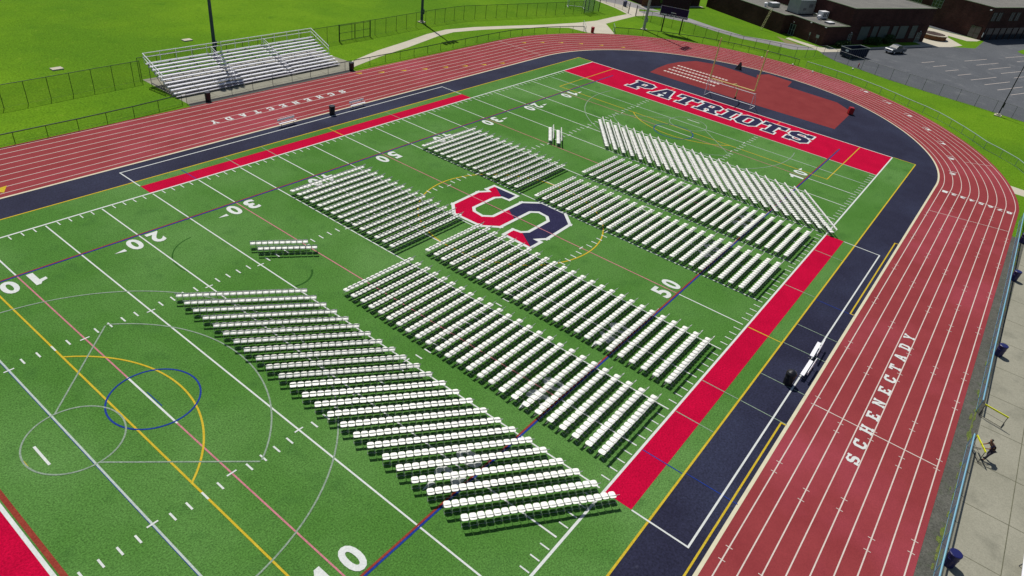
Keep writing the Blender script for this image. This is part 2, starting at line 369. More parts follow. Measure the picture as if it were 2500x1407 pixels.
# red bands and end zones
RED.rect(22.8,-1.92,68.5,-.14,-.006); RED.rect(22.8,48.92,68.5,50.62,-.006)
RED.rect(91.5,0,100.55,FW,-.006); RED.rect(-9.2,0,.0,FW,-.006)
BRK.line((.42,0.2),(.42,FW-.2),.26,-.002)
# white lines
for y in (-.07, FW+.08): WHT.line((-9.2,y),(100.66,y),.16,-.002)
WHT.line((100.62,0),(100.62,FW),.15,-.0016); WHT.line((.1,0),(.1,FW),.20,-.0016)
PAL.line((G1,0.02),(G1,FW-.02),.14,-.0016)
FAR, NEAR = 42.72, 6.18
for i in range(1, 20):
    x = 4.572*i
    if i in (2,6,10,14,18):
        PNK.line((x,NEAR+.1),(x,FAR-.1),.10,.002)
        WHT.line((x,.25),(x,NEAR),.11,.002); WHT.line((x,FAR+.05),(x,FW-.15),.11,.002)
        if i in (2,18): WHT.line((x,21.6),(x,27.2),.12,.0024)
    elif i in (1,19): PAL.line((x,.25),(x,FW-.15),.11,.002); 
    else: WHT.line((x,.25),(x,FW-.15),.11,.002)
BLU.line((4.50,6),(4.50,42),.03,.0016); BLU.line((9.14+.16,23.5),(9.14+.16,25.2),.05,.0036)
for i in range(1, 100):
    x = .9144*i
    if i % 5:
        WHT.rect(x-.055,32.62,x+.055,33.24,.006); WHT.rect(x-.055,15.54,x+.055,16.16,.006)
        WHT.rect(x-.045,.10,x+.045,.70,.006); WHT.rect(x-.045,48.08,x+.045,48.68,.006)
    else:
        WHT.rect(x-.30,32.56,x+.30,32.66,.006); WHT.rect(x-.30,16.12,x+.30,16.22,.006)
# numbers
def text_mesh(txt, bold=.0):
    cu = bpy.data.curves.new('t', 'FONT'); cu.body = txt; cu.offset = bold; cu.resolution_u = 4
    o = bpy.data.objects.new('t', cu); COL.objects.link(o)
    dg = bpy.context.evaluated_depsgraph_get(); dg.update()
    me = bpy.data.meshes.new_from_object(o.evaluated_get(dg))
    V = [tuple(v.co) for v in me.vertices]; F = [tuple(p.vertices) for p in me.polygons]
    bpy.data.objects.remove(o); bpy.data.curves.remove(cu); bpy.data.meshes.remove(me)
    return V, F
def put_text(mb, txt, x0, y0, w, h, T, bold=0, z=0):
    """fit glyphs to the box (x0,y0,w,h) of the local frame, then T maps local (x,y) to the world"""
    V, F = text_mesh(txt, bold)
    xs = [v[0] for v in V]; ys = [v[1] for v in V]; a, b, c, d = min(xs), max(xs), min(ys), max(ys)
    P = [T(x0+(v[0]-a)/(b-a)*w, y0+(v[1]-c)/(d-c)*h) for v in V]
    P = [p if len(p) == 3 else (p[0], p[1], z) for p in P]
    mb.add(P, F)
for i in range(1, 10):
    x = 9.144*i; n = i*10 if i <= 5 else 100-i*10
    d1, d2 = str(n)[0], '0'
    for side in (0, 1):
        T = (lambda x: (lambda a, b: (x+a, 6.42+b)))(x) if side == 0 else (lambda x: (lambda a, b: (x-a, 42.42-b)))(x)
        for ch, x0 in ((d1, -1.42), (d2, .38)):
            if ch == '1': WHT.flat([[T(a-.95, b) for a, b in ((.0,0),(.46,0),(.46,1.76),(.14,1.76),(-.02,1.52),(-.46,1.36),(-.46,1.04),(.0,1.14))]], .010)
            else: put_text(WHT, ch, x0, 0, 1.08, 1.76, T, bold=.035, z=.010)
        if i != 5:
            s_ = (-1 if i < 5 else 1) * (1 if side == 0 else -1)
            b = 1.25; a0 = 1.85*s_; a1 = 2.75*s_
            P = [T(a0, b-.2), T(a0, b+.2), T(a1, b)]
            WHT.flat([P], .010)
# longitudinal touch lines
BRK.line((-6,FAR+.07),(97,FAR+.07),.12,.004); BLU.line((-6,FAR-.06),(97,FAR-.06),.12,.0044)
BRK.line((-6,NEAR+.07),(97,NEAR+.07),.12,.004); BLU.line((-6,NEAR-.06),(97,NEAR-.06),.12,.0044)
def both(f):
    f(lambda x: x); f(lambda x: G1-x)
def soccer(m):
    YEL.line((m(-9.1),44.58),(m(7.32),44.58),.11,.0048); YEL.line((m(-9.1),4.25),(m(7.32),4.25),.11,.0048)
    YEL.line((m(7.32),4.25),(m(7.32),44.58),.12,.0052)
    ORG.line((m(-3.65),15.75),(m(-3.65),33.1),.10,.0048); ORG.line((m(-9.1),33.1),(m(-3.65),33.1),.10,.0052); ORG.line((m(-9.1),15.75),(m(-3.65),15.75),.10,.0052)
    c = (m(1.85), 24.42); r = 9.14; al = math.degrees(math.acos((7.32-1.85)/r))
    if m(1) < m(2): YEL.arc(c, r, -al, al, .12, .0056)
    else: YEL.arc(c, r, 180-al, 180+al, .12, .0056)
    YEL.rect(m(2.07)-.06,24.14,m(2.07)+.06,24.72,.0056)
    BLU.arc((m(9.33),24.45), 2.65, 0, 360, .11, .0060, 96)
    THN.arc((m(4.65),24.45), 2.6, 0, 360, .10, .0064, 96)
    s_ = 1 if m(1) < m(2) else -1
    THN.line((m(4.75),27.05),(m(10.7),33.05),.10,.0068); THN.line((m(4.75),21.85),(m(10.7),15.75),.10,.0068)
    for r, al, k in ((10.65,54.5,0),(14.6,101,0)):
        if s_ > 0: THN.arc((m(4.65),24.45), r, -al, al, .10, .0072)
        else: THN.arc((m(4.65),24.45), r, 180-al, 180+al, .10, .0072)
    WHT.rect(m(2.91)-.07,23.5,m(2.91)+.07,25.35,.0076)
both(soccer)
YEL.arc((45.72,24.42), 9.14, 0, 360, .12, .0056, 128)
# lines across the aprons and the team boxes
for y0, y1, yb in ((-5.52,-1.95,-5.52),(50.65,54.25,54.25)):
    WHT.line((22.78,y0),(22.78,y1),.11,.0028); WHT.line((68.42,y0),(68.42,y1),.11,.0028)
    WHT.line((22.72,yb),(68.48,yb),.12,.0032)
YEL.line((45.72,-3),(45.72,-.2),.10,.0008); YEL.line((45.72,48.95),(45.72,51.7),.10,.0008)
for x, mb in ((27.4,BLU),(36.6,THN),(54.9,THN),(64.0,THN),(32.2,THN)):
    mb.line((x,-2.95),(x,-.2),.08,.0008)
    if x != 64: mb.line((x,48.95),(x,51.6),.08,.0008)
for x, mb in ((36.6,THN),(40.7,THN),(45.9,THN),(49.4,THN),(27.6,BLU),(54.6,BLU)): mb.line((x,-6.5),(x,-3.15),.07,.0008)
for a, b in ((72.8,54.7),(36.5,18.0)):
    YEL.line((a,-6.12),(b,-6.12),.12,.0012); YEL.line((a,-6.45),(a,-6.06),.12,.0016); YEL.line((b,-6.45),(b,-6.06),.12,.0016)
# tyre scuffs on the turf
SC = MB(); SC.arc((21.5,36.4), 3.4, 95, 200, .10, -.004); SC.arc((23.5,30.5), 2.2, 250, 330, .16, -.004); SC.arc((-1,4.0),9,300,350,.09,-.0038)
M['scuff'] = mat('turf_scuff', (.026,.088,.016), fine=.3, fscale=9, rough=1, spec=.03)

# slab letter glyphs on a grid 10 high
GL = {
'P': (8.2, [[(0,0),(4.6,0),(4.6,1.7),(3.5,1.7),(3.5,3.7),(6.3,3.7),(8.2,5.2),(8.2,8.5),(6.3,10),(0,10),(0,8.3),(1,8.3),(1,1.7),(0,1.7)], [(3.5,5.6),(5.4,5.6),(5.4,8.1),(3.5,8.1)]]),
'A': (9.0, [[(0,0),(3.9,0),(3.9,1.7),(3.1,1.7),(3.4,2.8),(5.6,2.8),(5.9,1.7),(5.1,1.7),(5.1,0),(9,0),(9,1.7),(8.3,1.7),(6.1,10),(2.9,10),(.7,1.7),(0,1.7)], [(4.5,7.2),(5.2,4.5),(3.8,4.5)]]),
'T': (8.4, [[(2.1,0),(6.3,0),(6.3,1.7),(5.4,1.7),(5.4,8.1),(6.4,8.1),(6.4,6.6),(8.4,6.6),(8.4,10),(0,10),(0,6.6),(2,6.6),(2,8.1),(3,8.1),(3,1.7),(2.1,1.7)]]),
'R': (9.0, [[(0,0),(4.2,0),(4.2,1.7),(3.5,1.7),(3.5,3.7),(4.9,3.7),(5.9,1.7),(5.4,1.7),(5.4,0),(9,0),(9,1.7),(8.3,1.7),(7.1,4.2),(8.3,5.3),(8.3,8.5),(6.4,10),(0,10),(0,8.3),(1,8.3),(1,1.7),(0,1.7)], [(3.5,5.6),(5.5,5.6),(5.5,8.1),(3.5,8.1)]]),
'I': (4.8, [[(0,0),(4.8,0),(4.8,1.7),(3.7,1.7),(3.7,8.3),(4.8,8.3),(4.8,10),(0,10),(0,8.3),(1.1,8.3),(1.1,1.7),(0,1.7)]]),
'O': (8.0, [[(1.9,0),(6.1,0),(8,1.9),(8,8.1),(6.1,10),(1.9,10),(0,8.1),(0,1.9)], [(3.2,1.9),(2.6,2.6),(2.6,7.4),(3.2,8.1),(4.8,8.1),(5.4,7.4),(5.4,2.6),(4.8,1.9)]]),
'S': (8.0, [[(0,0),(2.1,0),(2.1,.6),(6.1,0),(8,1.9),(8,4.6),(6.6,6),(2.6,6.6),(2.6,7.7),(3.2,8.2),(5.3,8.2),(5.9,7.4),(5.9,6.9),(8,6.9),(8,10),(5.9,10),(5.9,9.4),(1.9,10),(0,8.1),(0,5.6),(1.4,4.2),(5.4,3.6),(5.4,2.3),(4.8,1.8),(2.7,1.8),(2.1,2.6),(2.1,3.4),(0,3.4)]]),
'C': (8.0, [[(1.9,0),(6.1,0),(8,1.9),(8,3.4),(5.6,3.4),(5.6,2.6),(5,1.9),(3.2,1.9),(2.6,2.6),(2.6,7.4),(3.2,8.1),(5,8.1),(5.6,7.4),(5.6,6.5),(8,6.5),(8,10),(6.2,10),(6.2,9.3),(5.4,10),(1.9,10),(0,8.1),(0,1.9)]]),
'H': (9.0, [[(0,0),(4,0),(4,1.6),(3.2,1.6),(3.2,4.2),(5.8,4.2),(5.8,1.6),(5,1.6),(5,0),(9,0),(9,1.6),(8.2,1.6),(8.2,8.4),(9,8.4),(9,10),(5,10),(5,8.4),(5.8,8.4),(5.8,5.8),(3.2,5.8),(3.2,8.4),(4,8.4),(4,10),(0,10),(0,8.4),(.8,8.4),(.8,1.6),(0,1.6)]]),
'E': (8.0, [[(0,0),(8,0),(8,3.2),(6.2,3.2),(6.2,1.8),(3.4,1.8),(3.4,4.2),(5.4,4.2),(5.4,5.9),(3.4,5.9),(3.4,8.2),(6.2,8.2),(6.2,6.9),(8,6.9),(8,10),(0,10),(0,8.4),(.9,8.4),(.9,1.6),(0,1.6)]]),
'N': (9.0, [[(0,0),(3.6,0),(3.6,1.6),(2.8,1.6),(2.8,6.0),(6.2,0),(8.2,0),(8.2,8.4),(9,8.4),(9,10),(5.4,10),(5.4,8.4),(6.2,8.4),(6.2,4.4),(3.2,10),(0,10),(0,8.4),(.8,8.4),(.8,1.6),(0,1.6)]]),
'D': (8.4, [[(0,0),(6.4,0),(8.4,2),(8.4,8),(6.4,10),(0,10),(0,8.4),(.9,8.4),(.9,1.6),(0,1.6)], [(3.3,1.9),(5.2,1.9),(5.9,2.7),(5.9,7.3),(5.2,8.1),(3.3,8.1)]]),
'Y': (9.0, [[(2.6,0),(6.4,0),(6.4,1.6),(5.7,1.6),(5.7,4.2),(8.3,8.4),(9,8.4),(9,10),(5.4,10),(5.4,8.4),(5.8,8.4),(4.5,6.2),(3.2,8.4),(3.6,8.4),(3.6,10),(0,10),(0,8.4),(.7,8.4),(3.3,4.2),(3.3,1.6),(2.6,1.6)]]),
}
def area(P): return sum(P[i-1][0]*P[i][1]-P[i][0]*P[i-1][1] for i in range(len(P)))/2
def offset(P, d):
    """grow a polygon outwards by d (holes shrink), mitred and limited"""
    if area(P) < 0: P = P[::-1]
    n = len(P); out = []
    for i in range(n):
        a, b, c = Vector(P[i-1]), Vector(P[i]), Vector(P[(i+1) % n])
        d1 = (b-a).normalized(); d2 = (c-b).normalized(); n1 = Vector((d1.y,-d1.x)); n2 = Vector((d2.y,-d2.x))
        m = (n1+n2); k = m.length
        if k < 1e-6: m = n1
        else: m = m/k; m = m/max(.45, m.dot(n1))
        out.append((b.x+m.x*d, b.y+m.y*d))
    return out
def glyph(mb, ch, x0, w, h, T, z, grow=0):
    W, loops = GL[ch]; Ls = []
    for k, lp in enumerate(loops):
        q = [(p[0]/W*w, p[1]/10*h) for p in lp]
        if grow: q = offset(q, grow if k == 0 else -grow)
        Ls.append([T(x0+a, b) for a, b in q])
    mb.flat(Ls, z)
def outline(mb, loops, wd, z):
    """a painted border: one strip along every edge, each a hair above the last so nothing is coplanar"""
    k = 0
    for lp in loops:
        n = len(lp)
        for i in range(n):
            a = Vector(lp[i]); b = Vector(lp[(i+1) % n]); d = (b-a).normalized()
            mb.line(a-d*wd, b+d*wd, 2*wd, z+.00008*k); k += 1
def glyph_loops(ch, x0, w, h, T): 
    W, loops = GL[ch]; return [[T(x0+p[0]/W*w, p[1]/10*h) for p in lp] for lp in loops]
# PATRIOTS: reads towards -y, tops towards +x
WO = MB()
spots = [('P',38.75,3.35),('A',34.72,3.4),('T',30.95,3.3),('R',27.15,3.5),('I',23.25,2.0),('O',20.85,3.2),('T',17.3,3.4),('S',13.2,3.05)]
for li, (ch, y0, w) in enumerate(spots):
    T = (lambda y0: (lambda a, b: (94.2+b, y0-a)))(y0)
    outline(WO, glyph_loops(ch, 0, w, 4.45, T), .24, .0100); glyph(NVY, ch, 0, w, 4.45, T, .0170)
# SCHENECTADY on the track
TW = MB()
for i, ch in enumerate('SCHENECTADY'):
    glyph(TW, ch, -.40, .80, .84, (lambda i: (lambda a, b: (36.65+1.835*i+a, -11.33+b)))(i), -.0020)
    glyph(TW, ch, -.40, .80, .84, (lambda i: (lambda a, b: (55.35-1.87*i-a, 60.70-b*1.06)))(i), -.0020)
for k in range(8):
    yk = NY((LU[k]+LU[k+1])/2)
    put_text(TW, str(k+1), -.30, -.30, .60, .70, (lambda yk: (lambda a, b: (93.85-b, yk+a)))(yk), bold=.04, z=-.0020)
for n, x, y in (('8',132.2,11.03),('7',129.05,6.53),('6',124.64,2.22),('5',119.78,-1.40),('4',114.49,-4.34),('3',108.41,-6.37),('2',101.87,-7.52)):
    a_ = math.atan2(y-YC, x-XC1)
    put_text(TW, n, -.4, -.3, .8, .75, (lambda x, y, a_: (lambda a, b: (x+a*math.cos(a_)+b*math.sin(a_), y+a*math.sin(a_)-b*math.cos(a_))))(x, y, a_), bold=.05, z=-.0020)
    P = [(x+a*math.cos(a_)+b*math.sin(a_), y+a*math.sin(a_)-b*math.cos(a_)) for a, b in ((-.45,-.9),(.6,-.9),(.6,-.8),(-.45,-.8))]
    TW.flat([P], -.0020)
struct(TW, 'track_lettering', M['turf_white'])
# the big S at midfield
S = [(48.30,29.41),(49.29,29.37),(49.36,26.65),(48.22,26.64),(48.15,27.45),(47.35,27.97),(43.93,27.96),(43.30,27.35),(43.15,26.06),(44.00,25.24),(48.62,25.18),(50.09,23.83),(50.05,21.01),(48.60,19.52),(44.63,19.44),(43.52,20.18),(43.50,19.49),(42.15,19.51),(42.25,22.35),(43.40,22.36),(43.55,21.60),(44.27,21.08),(47.64,21.06),(48.38,21.75),(48.50,22.97),(47.75,23.69),(43.03,23.75),(41.81,25.05),(41.71,28.17),(43.00,29.46),(46.95,29.55),(48.08,28.83)]
outline(WO, [S], .33, .0100)
bm = bmesh.new(); vs = [bm.verts.new((x, y, 0)) for x, y in S]
for t in tessellate_polygon([[Vector((x, y, 0)) for x, y in S]]):
    try: bm.faces.new([vs[i] for i in t])
    except ValueError: pass
A0, A1 = Vector((49.35,29.3,0)), Vector((42.15,19.45,0)); dn = Vector((A1.y-A0.y, -(A1.x-A0.x), 0)).normalized()
bmesh.ops.bisect_plane(bm, geom=bm.verts[:]+bm.edges[:]+bm.faces[:], plane_co=A0, plane_no=dn)
for f in bm.faces:
    c = f.calc_center_median(); tgt = NVY if (c-A0).dot(dn) < 0 else RED
    P = [(v.co.x, v.co.y) for v in f.verts]
    if area(P) < 0: P = P[::-1]
    tgt.add([(x, y, .0170) for x, y in P], [tuple(range(len(P)))])
bm.free()
# red of the S lies above, so give RED two builds
struct(RED, 'red_turf', M['turf_red']); struct(WO, 'letter_outlines', M['turf_white']); struct(NVY, 'navy_turf_letters', M['turf_navy'])
struct(WHT, 'white_field_lines', M['turf_white']); struct(PNK, 'pink_field_lines', M['turf_pink']); struct(PAL, 'pale_field_lines', M['turf_pale'])
struct(THN, 'thin_field_lines', M['turf_thin']); struct(YEL, 'yellow_field_lines', M['turf_yellow']); struct(ORG, 'orange_field_lines', M['turf_orange'])
struct(BLU, 'blue_field_lines', M['turf_blue']); struct(BRK, 'brick_red_field_lines', M['turf_brick']); struct(SC, 'turf_scuffs', M['scuff'])
g = MB(); g.line((45.72,18.6),(45.72,30.0),.10,.0210); struct(g, 'halfway_line_over_logo', M['turf_pink'])

# ------------------------------------------------------------------ folding chairs
def rounded(w, d, r, n=3, back_r=.015):
    P = []
    for cx, cy, a0, rr_ in ((w/2-r, d/2-r, 0, r), (-w/2+r, d/2-r, 90, r), (-w/2+back_r, -d/2+back_r, 180, back_r), (w/2-back_r, -d/2+back_r, 270, back_r)):
        for i in range(n+1):
            t = math.radians(a0+90*i/n); P.append((cx+rr_*math.cos(t), cy+rr_*math.sin(t)))
    return P
seat = MB(); q = rounded(.405, .46, .12, 3, .09); seat.prism([(x, y+.0) for x, y in q], .425, .450)
back = MB()
def bp(x, h, t):   # backrest point: height h above .63, curved in plan, reclined towards -y
    return (x, -.275-h*.50-.028*(1-(x/.21)**2)+t, .705+h*.80)
xs = [-.215,-.12,0,.12,.215]
P = [bp(x, h, t) for t in (.0, .018) for h in (0, .2) for x in xs]
F = []
for i in range(4): F += [(i, i+1, 6+i, 5+i), (10+i, 15+i, 16+i, 11+i), (i, 10+i, 11+i, i+1), (5+i, 6+i, 16+i, 15+i)]
F += [(0,5,15,10),(4,14,19,9)]
back.add(P, F)
f1 = MB(); f2 = MB()
for s_ in (-1, 1):
    f1.tube((s_*.218,-.372,.875), (s_*.218,.24,.0), .0095, 4)
    f2.tube((s_*.200,.18,.42), (s_*.200,-.33,.0), .0095, 4)
f1.tube((-.218,-.376,.878), (.218,-.376,.878), .012, 4); f1.tube((-.218,.17,.11), (.218,.17,.11), .009, 4)
f2.tube((-.200,-.27,.05), (.200,-.27,.05), .009, 4)
blocks = []   # (key, first-row left xy, first-row right xy, last-row left, last-row right, rows, seats)
def blk(key, a, b, c, d, rows, n): blocks.append((key, *map(np.array, (a, b, c, d)), rows, n))
blk('P', (32.36,40.74),(41.06,40.68),(32.42,27.30),(41.12,27.22),15,20)
blk('Q', (50.40,40.72),(59.12,40.62),(50.44,27.42),(59.2,27.34),15,20)
blk('R1', (25.08,24.92),(31.96,24.76),(25.0,1.48),(31.84,1.43),25,16)
blk('R2', (34.22,24.86),(41.10,24.72),(34.12,1.46),(40.96,1.42),25,16)
blk('R3', (50.52,24.82),(57.42,24.68),(50.55,1.45),(57.40,1.38),25,16)
blk('R4', (59.66,24.74),(66.56,24.58),(59.66,1.40),(66.52,1.33),25,16)
blk('A', (15.77,32.5),(22.68,27.03),(15.53,4.6),(22.52,-.62),24,20)
blk('G', (68.76,27.14),(75.88,32.5),(68.67,-.46),(75.78,5.02),24,20)
blk('S1', (23.96,35.16),(27.31,32.60),(23.94,34.04),(27.33,31.38),2,10)
blk('S2', (64.21,32.57),(67.58,34.89),(64.32,31.45),(67.63,33.74),2,10)
CAM = np.array([-3.89644615,-8.7553063,31.49881435])
rr = random.Random(5); chairs = []
for key, a, b, c, d, rows, n in blocks:
    for r in range(rows):
        t = r/(rows-1); L_ = a+(c-a)*t; R_ = b+(d-b)*t; dv = R_-L_; ang = math.atan2(dv[1], dv[0])
        j = rr.gauss(0,.015); sl = rr.gauss(0,.03)
        for k in range(n):
            p = L_+dv*k/(n-1); nx, nyv = -math.sin(ang), math.cos(ang)
            off = j+rr.gauss(0,.007)
            x = p[0]+nx*off+math.cos(ang)*sl; y = p[1]+nyv*off+math.sin(ang)*sl
            chairs.append([key, r, k, x, y, ang+rr.gauss(0,.012), np.linalg.norm(CAM-np.array([x,y,.45]))])
chairs.sort(key=lambda c: c[6])
ORD = ['first','second','third','fourth','fifth','sixth','seventh','eighth','ninth','tenth','eleventh','twelfth','thirteenth','fourteenth','fifteenth','sixteenth','seventeenth','eighteenth','nineteenth','twentieth','twenty-first','twenty-second','twenty-third','twenty-fourth','twenty-fifth']
pro = empty('folding_chair', (0,0,0))
seat.build('seat', M['cwhite'], pro); back.build('backrest', M['cback_shaded'], pro); f1.build('front_leg_frame', M['cframe'], pro); f2.build('rear_leg_frame', M['cframe'], pro)
rowsof = {b[0]: b[5] for b in blocks}
for i, (key, r, k, x, y, ang, dist) in enumerate(chairs[:300]):
    o = pro if i == 0 else copy_tree(pro)
    o.location = (x, y, 0); o.rotation_euler = (0, 0, ang)
    rn = ORD[rowsof[key]-1-r]
    where = {'A': 'row from the camera, slanted left block', 'R1': 'row from the red sideline, left straight block', 'R2': 'row from the red sideline, second straight block'}[key]
    tag(o, 'white folding chair %s from left in %s %s' % (ORD[k], rn, where), 'folding chair', 'white folding chairs set out in rows')
# all the farther chairs: one object
def cat_mesh():
    V = []; F = []; MI = []
    for mb, mi in ((seat,0),(back,0),(f1,1),(f2,1)):
        o = len(V); V += mb.v; F += [tuple(i+o for i in f) for f in mb.f]; MI += [mi]*len(mb.f)
    return np.array(V, dtype=np.float32), F, MI
V, F, MI = cat_mesh(); rest = chairs[300:]; nv = len(V)
lt = np.array([len(f) for f in F], dtype=np.int32); fl = np.concatenate([np.array(f) for f in F]).astype(np.int32)
VV = np.empty((len(rest), nv, 3), dtype=np.float32)
for i, c in enumerate(rest):
    ca, sa = math.cos(c[5]), math.sin(c[5])
    VV[i,:,0] = V[:,0]*ca-V[:,1]*sa+c[3]; VV[i,:,1] = V[:,0]*sa+V[:,1]*ca+c[4]; VV[i,:,2] = V[:,2]
LV = (np.tile(fl, (len(rest),1))+(np.arange(len(rest))*nv)[:,None]).astype(np.int32).ravel()
LT = np.tile(lt, len(rest)); LS = np.concatenate([[0], np.cumsum(LT)[:-1]]).astype(np.int32)
me = bpy.data.meshes.new('folding_chair_rows')
me.vertices.add(VV.shape[0]*nv); me.vertices.foreach_set('co', VV.ravel())
me.loops.add(len(LV)); me.loops.foreach_set('vertex_index', LV)
me.polygons.add(len(LT)); me.polygons.foreach_set('loop_start', LS); me.polygons.foreach_set('loop_total', LT)
me.materials.append(M['cwhite']); me.materials.append(M['cframe'])
me.polygons.foreach_set('material_index', np.tile(np.array(MI, dtype=np.int32), len(rest)))
me.update(calc_edges=True); me.validate()
o = bpy.data.objects.new('folding_chair_rows', me); COL.objects.link(o)
tag(o, 'white folding chairs in long rows filling the middle and far blocks of the field', 'folding chairs', 'white folding chairs set out in rows', 'stuff')

# ------------------------------------------------------------------ fences
def resample(pts, step):
    out = [Vector(pts[0])]; acc = 0
    for a, b in zip(pts[:-1], pts[1:]):
        a = Vector(a); b = Vector(b); L_ = (b-a).length
        if L_ < 1e-6: continue
        s_ = step-acc
        while s_ <= L_+1e-6: out.append(a+(b-a)*s_/L_); s_ += step
        acc = (acc+L_) % step
    if (out[-1]-Vector(pts[-1])).length > .4: out.append(Vector(pts[-1]))
    return out
def fence(name, label, pts, h, step, mw, mr, rp=.03, rr_=.035, mid=None, gap=.05, postmat=None):
    pp = resample(pts, step); c = pp[len(pp)//2]
    root = empty(name, (c.x, c.y, 0)); tag(root, label, 'fence')
    q = [(p.x-c.x, p.y-c.y) for p in pp]
    m = MB()
    for a, b in zip(q[:-1], q[1:]): m.add([(a[0],a[1],gap),(b[0],b[1],gap),(b[0],b[1],h-.02),(a[0],a[1],h-.02)], [(0,1,2,3)])
    m.build('mesh_panel', mw, root)
    m = MB(); m.path([(a, b, h) for a, b in q], rr_, 6); m.build('top_rail', mr, root)
    m = MB(); m.path([(a, b, gap) for a, b in q], .012, 4); m.build('bottom_wire', mr, root)
    pm = postmat or mr
    for a, b in q:
        m = MB(); m.tube((0,0,-.03),(0,0,h+.02), rp, 6); o = m.build('post', pm, root); o.location = (a, b, 0)
    return root
def arcpts(c, r, a0, a1, n): return [(c[0]+r*math.cos(math.radians(a0+(a1-a0)*i/n)), c[1]+r*math.sin(math.radians(a0+(a1-a0)*i/n))) for i in range(n+1)]
fence('low_fence', 'low dark green chain-link fence along the lawn left of the bleachers', [(-18,66.2),(10,66.1),(25,66.2),(31,66.5),(37.2,67.1)], 1.1, 3.05, M['wire_soft'], M['darkgreen'], rr_=.06, rp=.035)
fence('low_fence', 'low dark navy railed chain-link fence in front of the silver bleachers', [(37.4,67.0),(50,67.15),(63,67.05)], 1.1, 3.05, M['wire_soft'], M['darknavy'], rr_=.055)
fence('low_fence', 'low dark green chain-link fence from the bleachers round to the red can', [(63.4,67.0),(72,66.8),(84,66.7),(95.6,66.5)]+[bend(1,t,1.1) for t in range(88,58,-2)], 1.1, 3.05, M['wire_soft'], M['darkgreen'], rr_=.06, rp=.035)
fence('low_fence', 'low dark green chain-link fence round the track bend under the scoreboard', [bend(1,t,1.1) for t in range(51,-1,-2)], 1.1, 3.05, M['wire_soft'], M['darkgreen'], rr_=.06, rp=.035)
fence('low_fence', 'low pale-railed chain-link fence round the right bend beside the car park lawn', [bend(1,t,1.2) for t in range(-1,-34,-2)]+[bend(1,t,2.0) for t in range(-36,-58,-3)]+[(116.5,-11.4),(113,-14.8),(106,-17.0)], 1.1, 3.05, M['wire_soft'], M['palerail'], rr_=.06, rp=.035)
fence('low_fence', 'low blue-railed chain-link fence between the track and the concrete apron', [(92,-16.15),(80,-16.35),(70,-16.5),(58,-16.62),(48.6,-16.74)], 1.1, 2.6, M['wire_grey'], M['bluerail'], rr_=.05)
fence('low_fence', 'low blue-railed chain-link fence below the yellow hurdle with the man', [(44.0,-16.74),(34,-16.76),(12,-16.8)], 1.1, 2.6, M['wire_grey'], M['bluerail'], rr_=.05)
# gates at the path opening
for x0, y0, x1, y1, lb in ((117.3,60.9,121.2,63.9,'open low gate swung across the path beside the red can'),(122.3,57.2,125.6,59.4,'open low gate on the scoreboard side of the path')):
    root = empty('low_gate', (x0,y0,0)); tag(root, lb, 'gate'); dx, dy = x1-x0, y1-y0
    m = MB(); m.add([(0,0,.06),(dx,dy,.06),(dx,dy,1.08),(0,0,1.08)], [(0,1,2,3)]); m.build('mesh_panel', M['wire_soft'], root)
    m = MB(); m.path([(0,0,.08),(0,0,1.12),(dx,dy,1.12),(dx,dy,.08),(0,0,.08)], .035, 6); m.build('gate_frame', M['palerail'], root)
fence('tall_fence', 'tall dark chain-link fence behind the bleachers left end and far lawn', [(-30,74.6),(22.3,75.8),(35,76.4),(37.2,76.5)], 2.5, 2.45, M['wire'], M['darkgreen'], rr_=.035, rp=.035)
fence('tall_fence', 'tall dark chain-link fence running between the far lawn and the curved footpath', [(37.5,77.6),(50,78),(68.6,78.4),(79.6,78.5),(92.9,79.0),(100.8,78.7),(105.6,77.3),(112.9,75.2),(122.6,72.4),(131.3,70.1)], 2.5, 2.55, M['wire'], M['darkgreen'], rr_=.035, rp=.035)
for x, y in ((71.0,78.45),(77.4,78.5)):
    pass
root = empty('tall_gate', (70.3,78.3,0)); tag(root, 'double chain-link gate with thick posts in the tall fence behind the footpath', 'gate')
for x in (0,6.6):
    m = MB(); m.tube((0,0,0),(0,0,2.65),.075,8); o = m.build('gate_post', M['darkgreen'], root); o.location = (x,-.15,0)
for x0, x1 in ((.1,3.2),(3.35,6.5)):
    m = MB(); m.path([(x0,-.15,.1),(x0,-.15,2.45),(x1,-.15,2.45),(x1,-.15,.1),(x0,-.15,.1)], .035, 6); m.path([(x0,-.15,1.3),(x1,-.15,1.3)], .03, 6); m.build('gate_leaf', M['darkgreen'], root)
fence('tall_fence', 'tall chain-link fence climbing from the footpath gate to the top edge', [(142.3,65.3),(144.4,68.2),(146.4,73.2),(149,80)], 1.9, 3.1, M['wire'], M['black'], rr_=.03, rp=.03)
fence('tall_fence', 'tall dark chain-link fence passing behind the scoreboard legs', [(141.9,63.0),(139.9,59),(139.5,53.8),(139.45,46),(139.4,41),(140.4,36.3),(141.6,33.6),(142.3,30.6)], 2.05, 2.6, M['wire'], M['black'], rr_=.032, rp=.035)
fence('tall_fence', 'tall grey chain-link fence along the edge of the car park', [(142.3,30.4),(143.35,26.8),(145.9,26.0),(148.8,25.1),(151.4,24.2),(150.0,21.3),(148.6,17.6),(147.0,12.9),(145.6,7.1),(144.5,1.4),(143.5,-4.2),(142.3,-10),(140.8,-15.5),(138,-27)], 2.05, 3.05, M['wire_soft'], M['steel'], rr_=.032, rp=.035)
root = empty('gate_posts', (142.1,64.2,0)); tag(root, 'pair of dark posts of the gate where the footpath meets the road', 'gate')
for dx, dy in ((.3,1.0),(-.3,-1.1)):
    m = MB(); m.tube((0,0,0),(0,0,2.3),.07,8); o = m.build('gate_post', M['black'], root); o.location = (dx,dy,0)
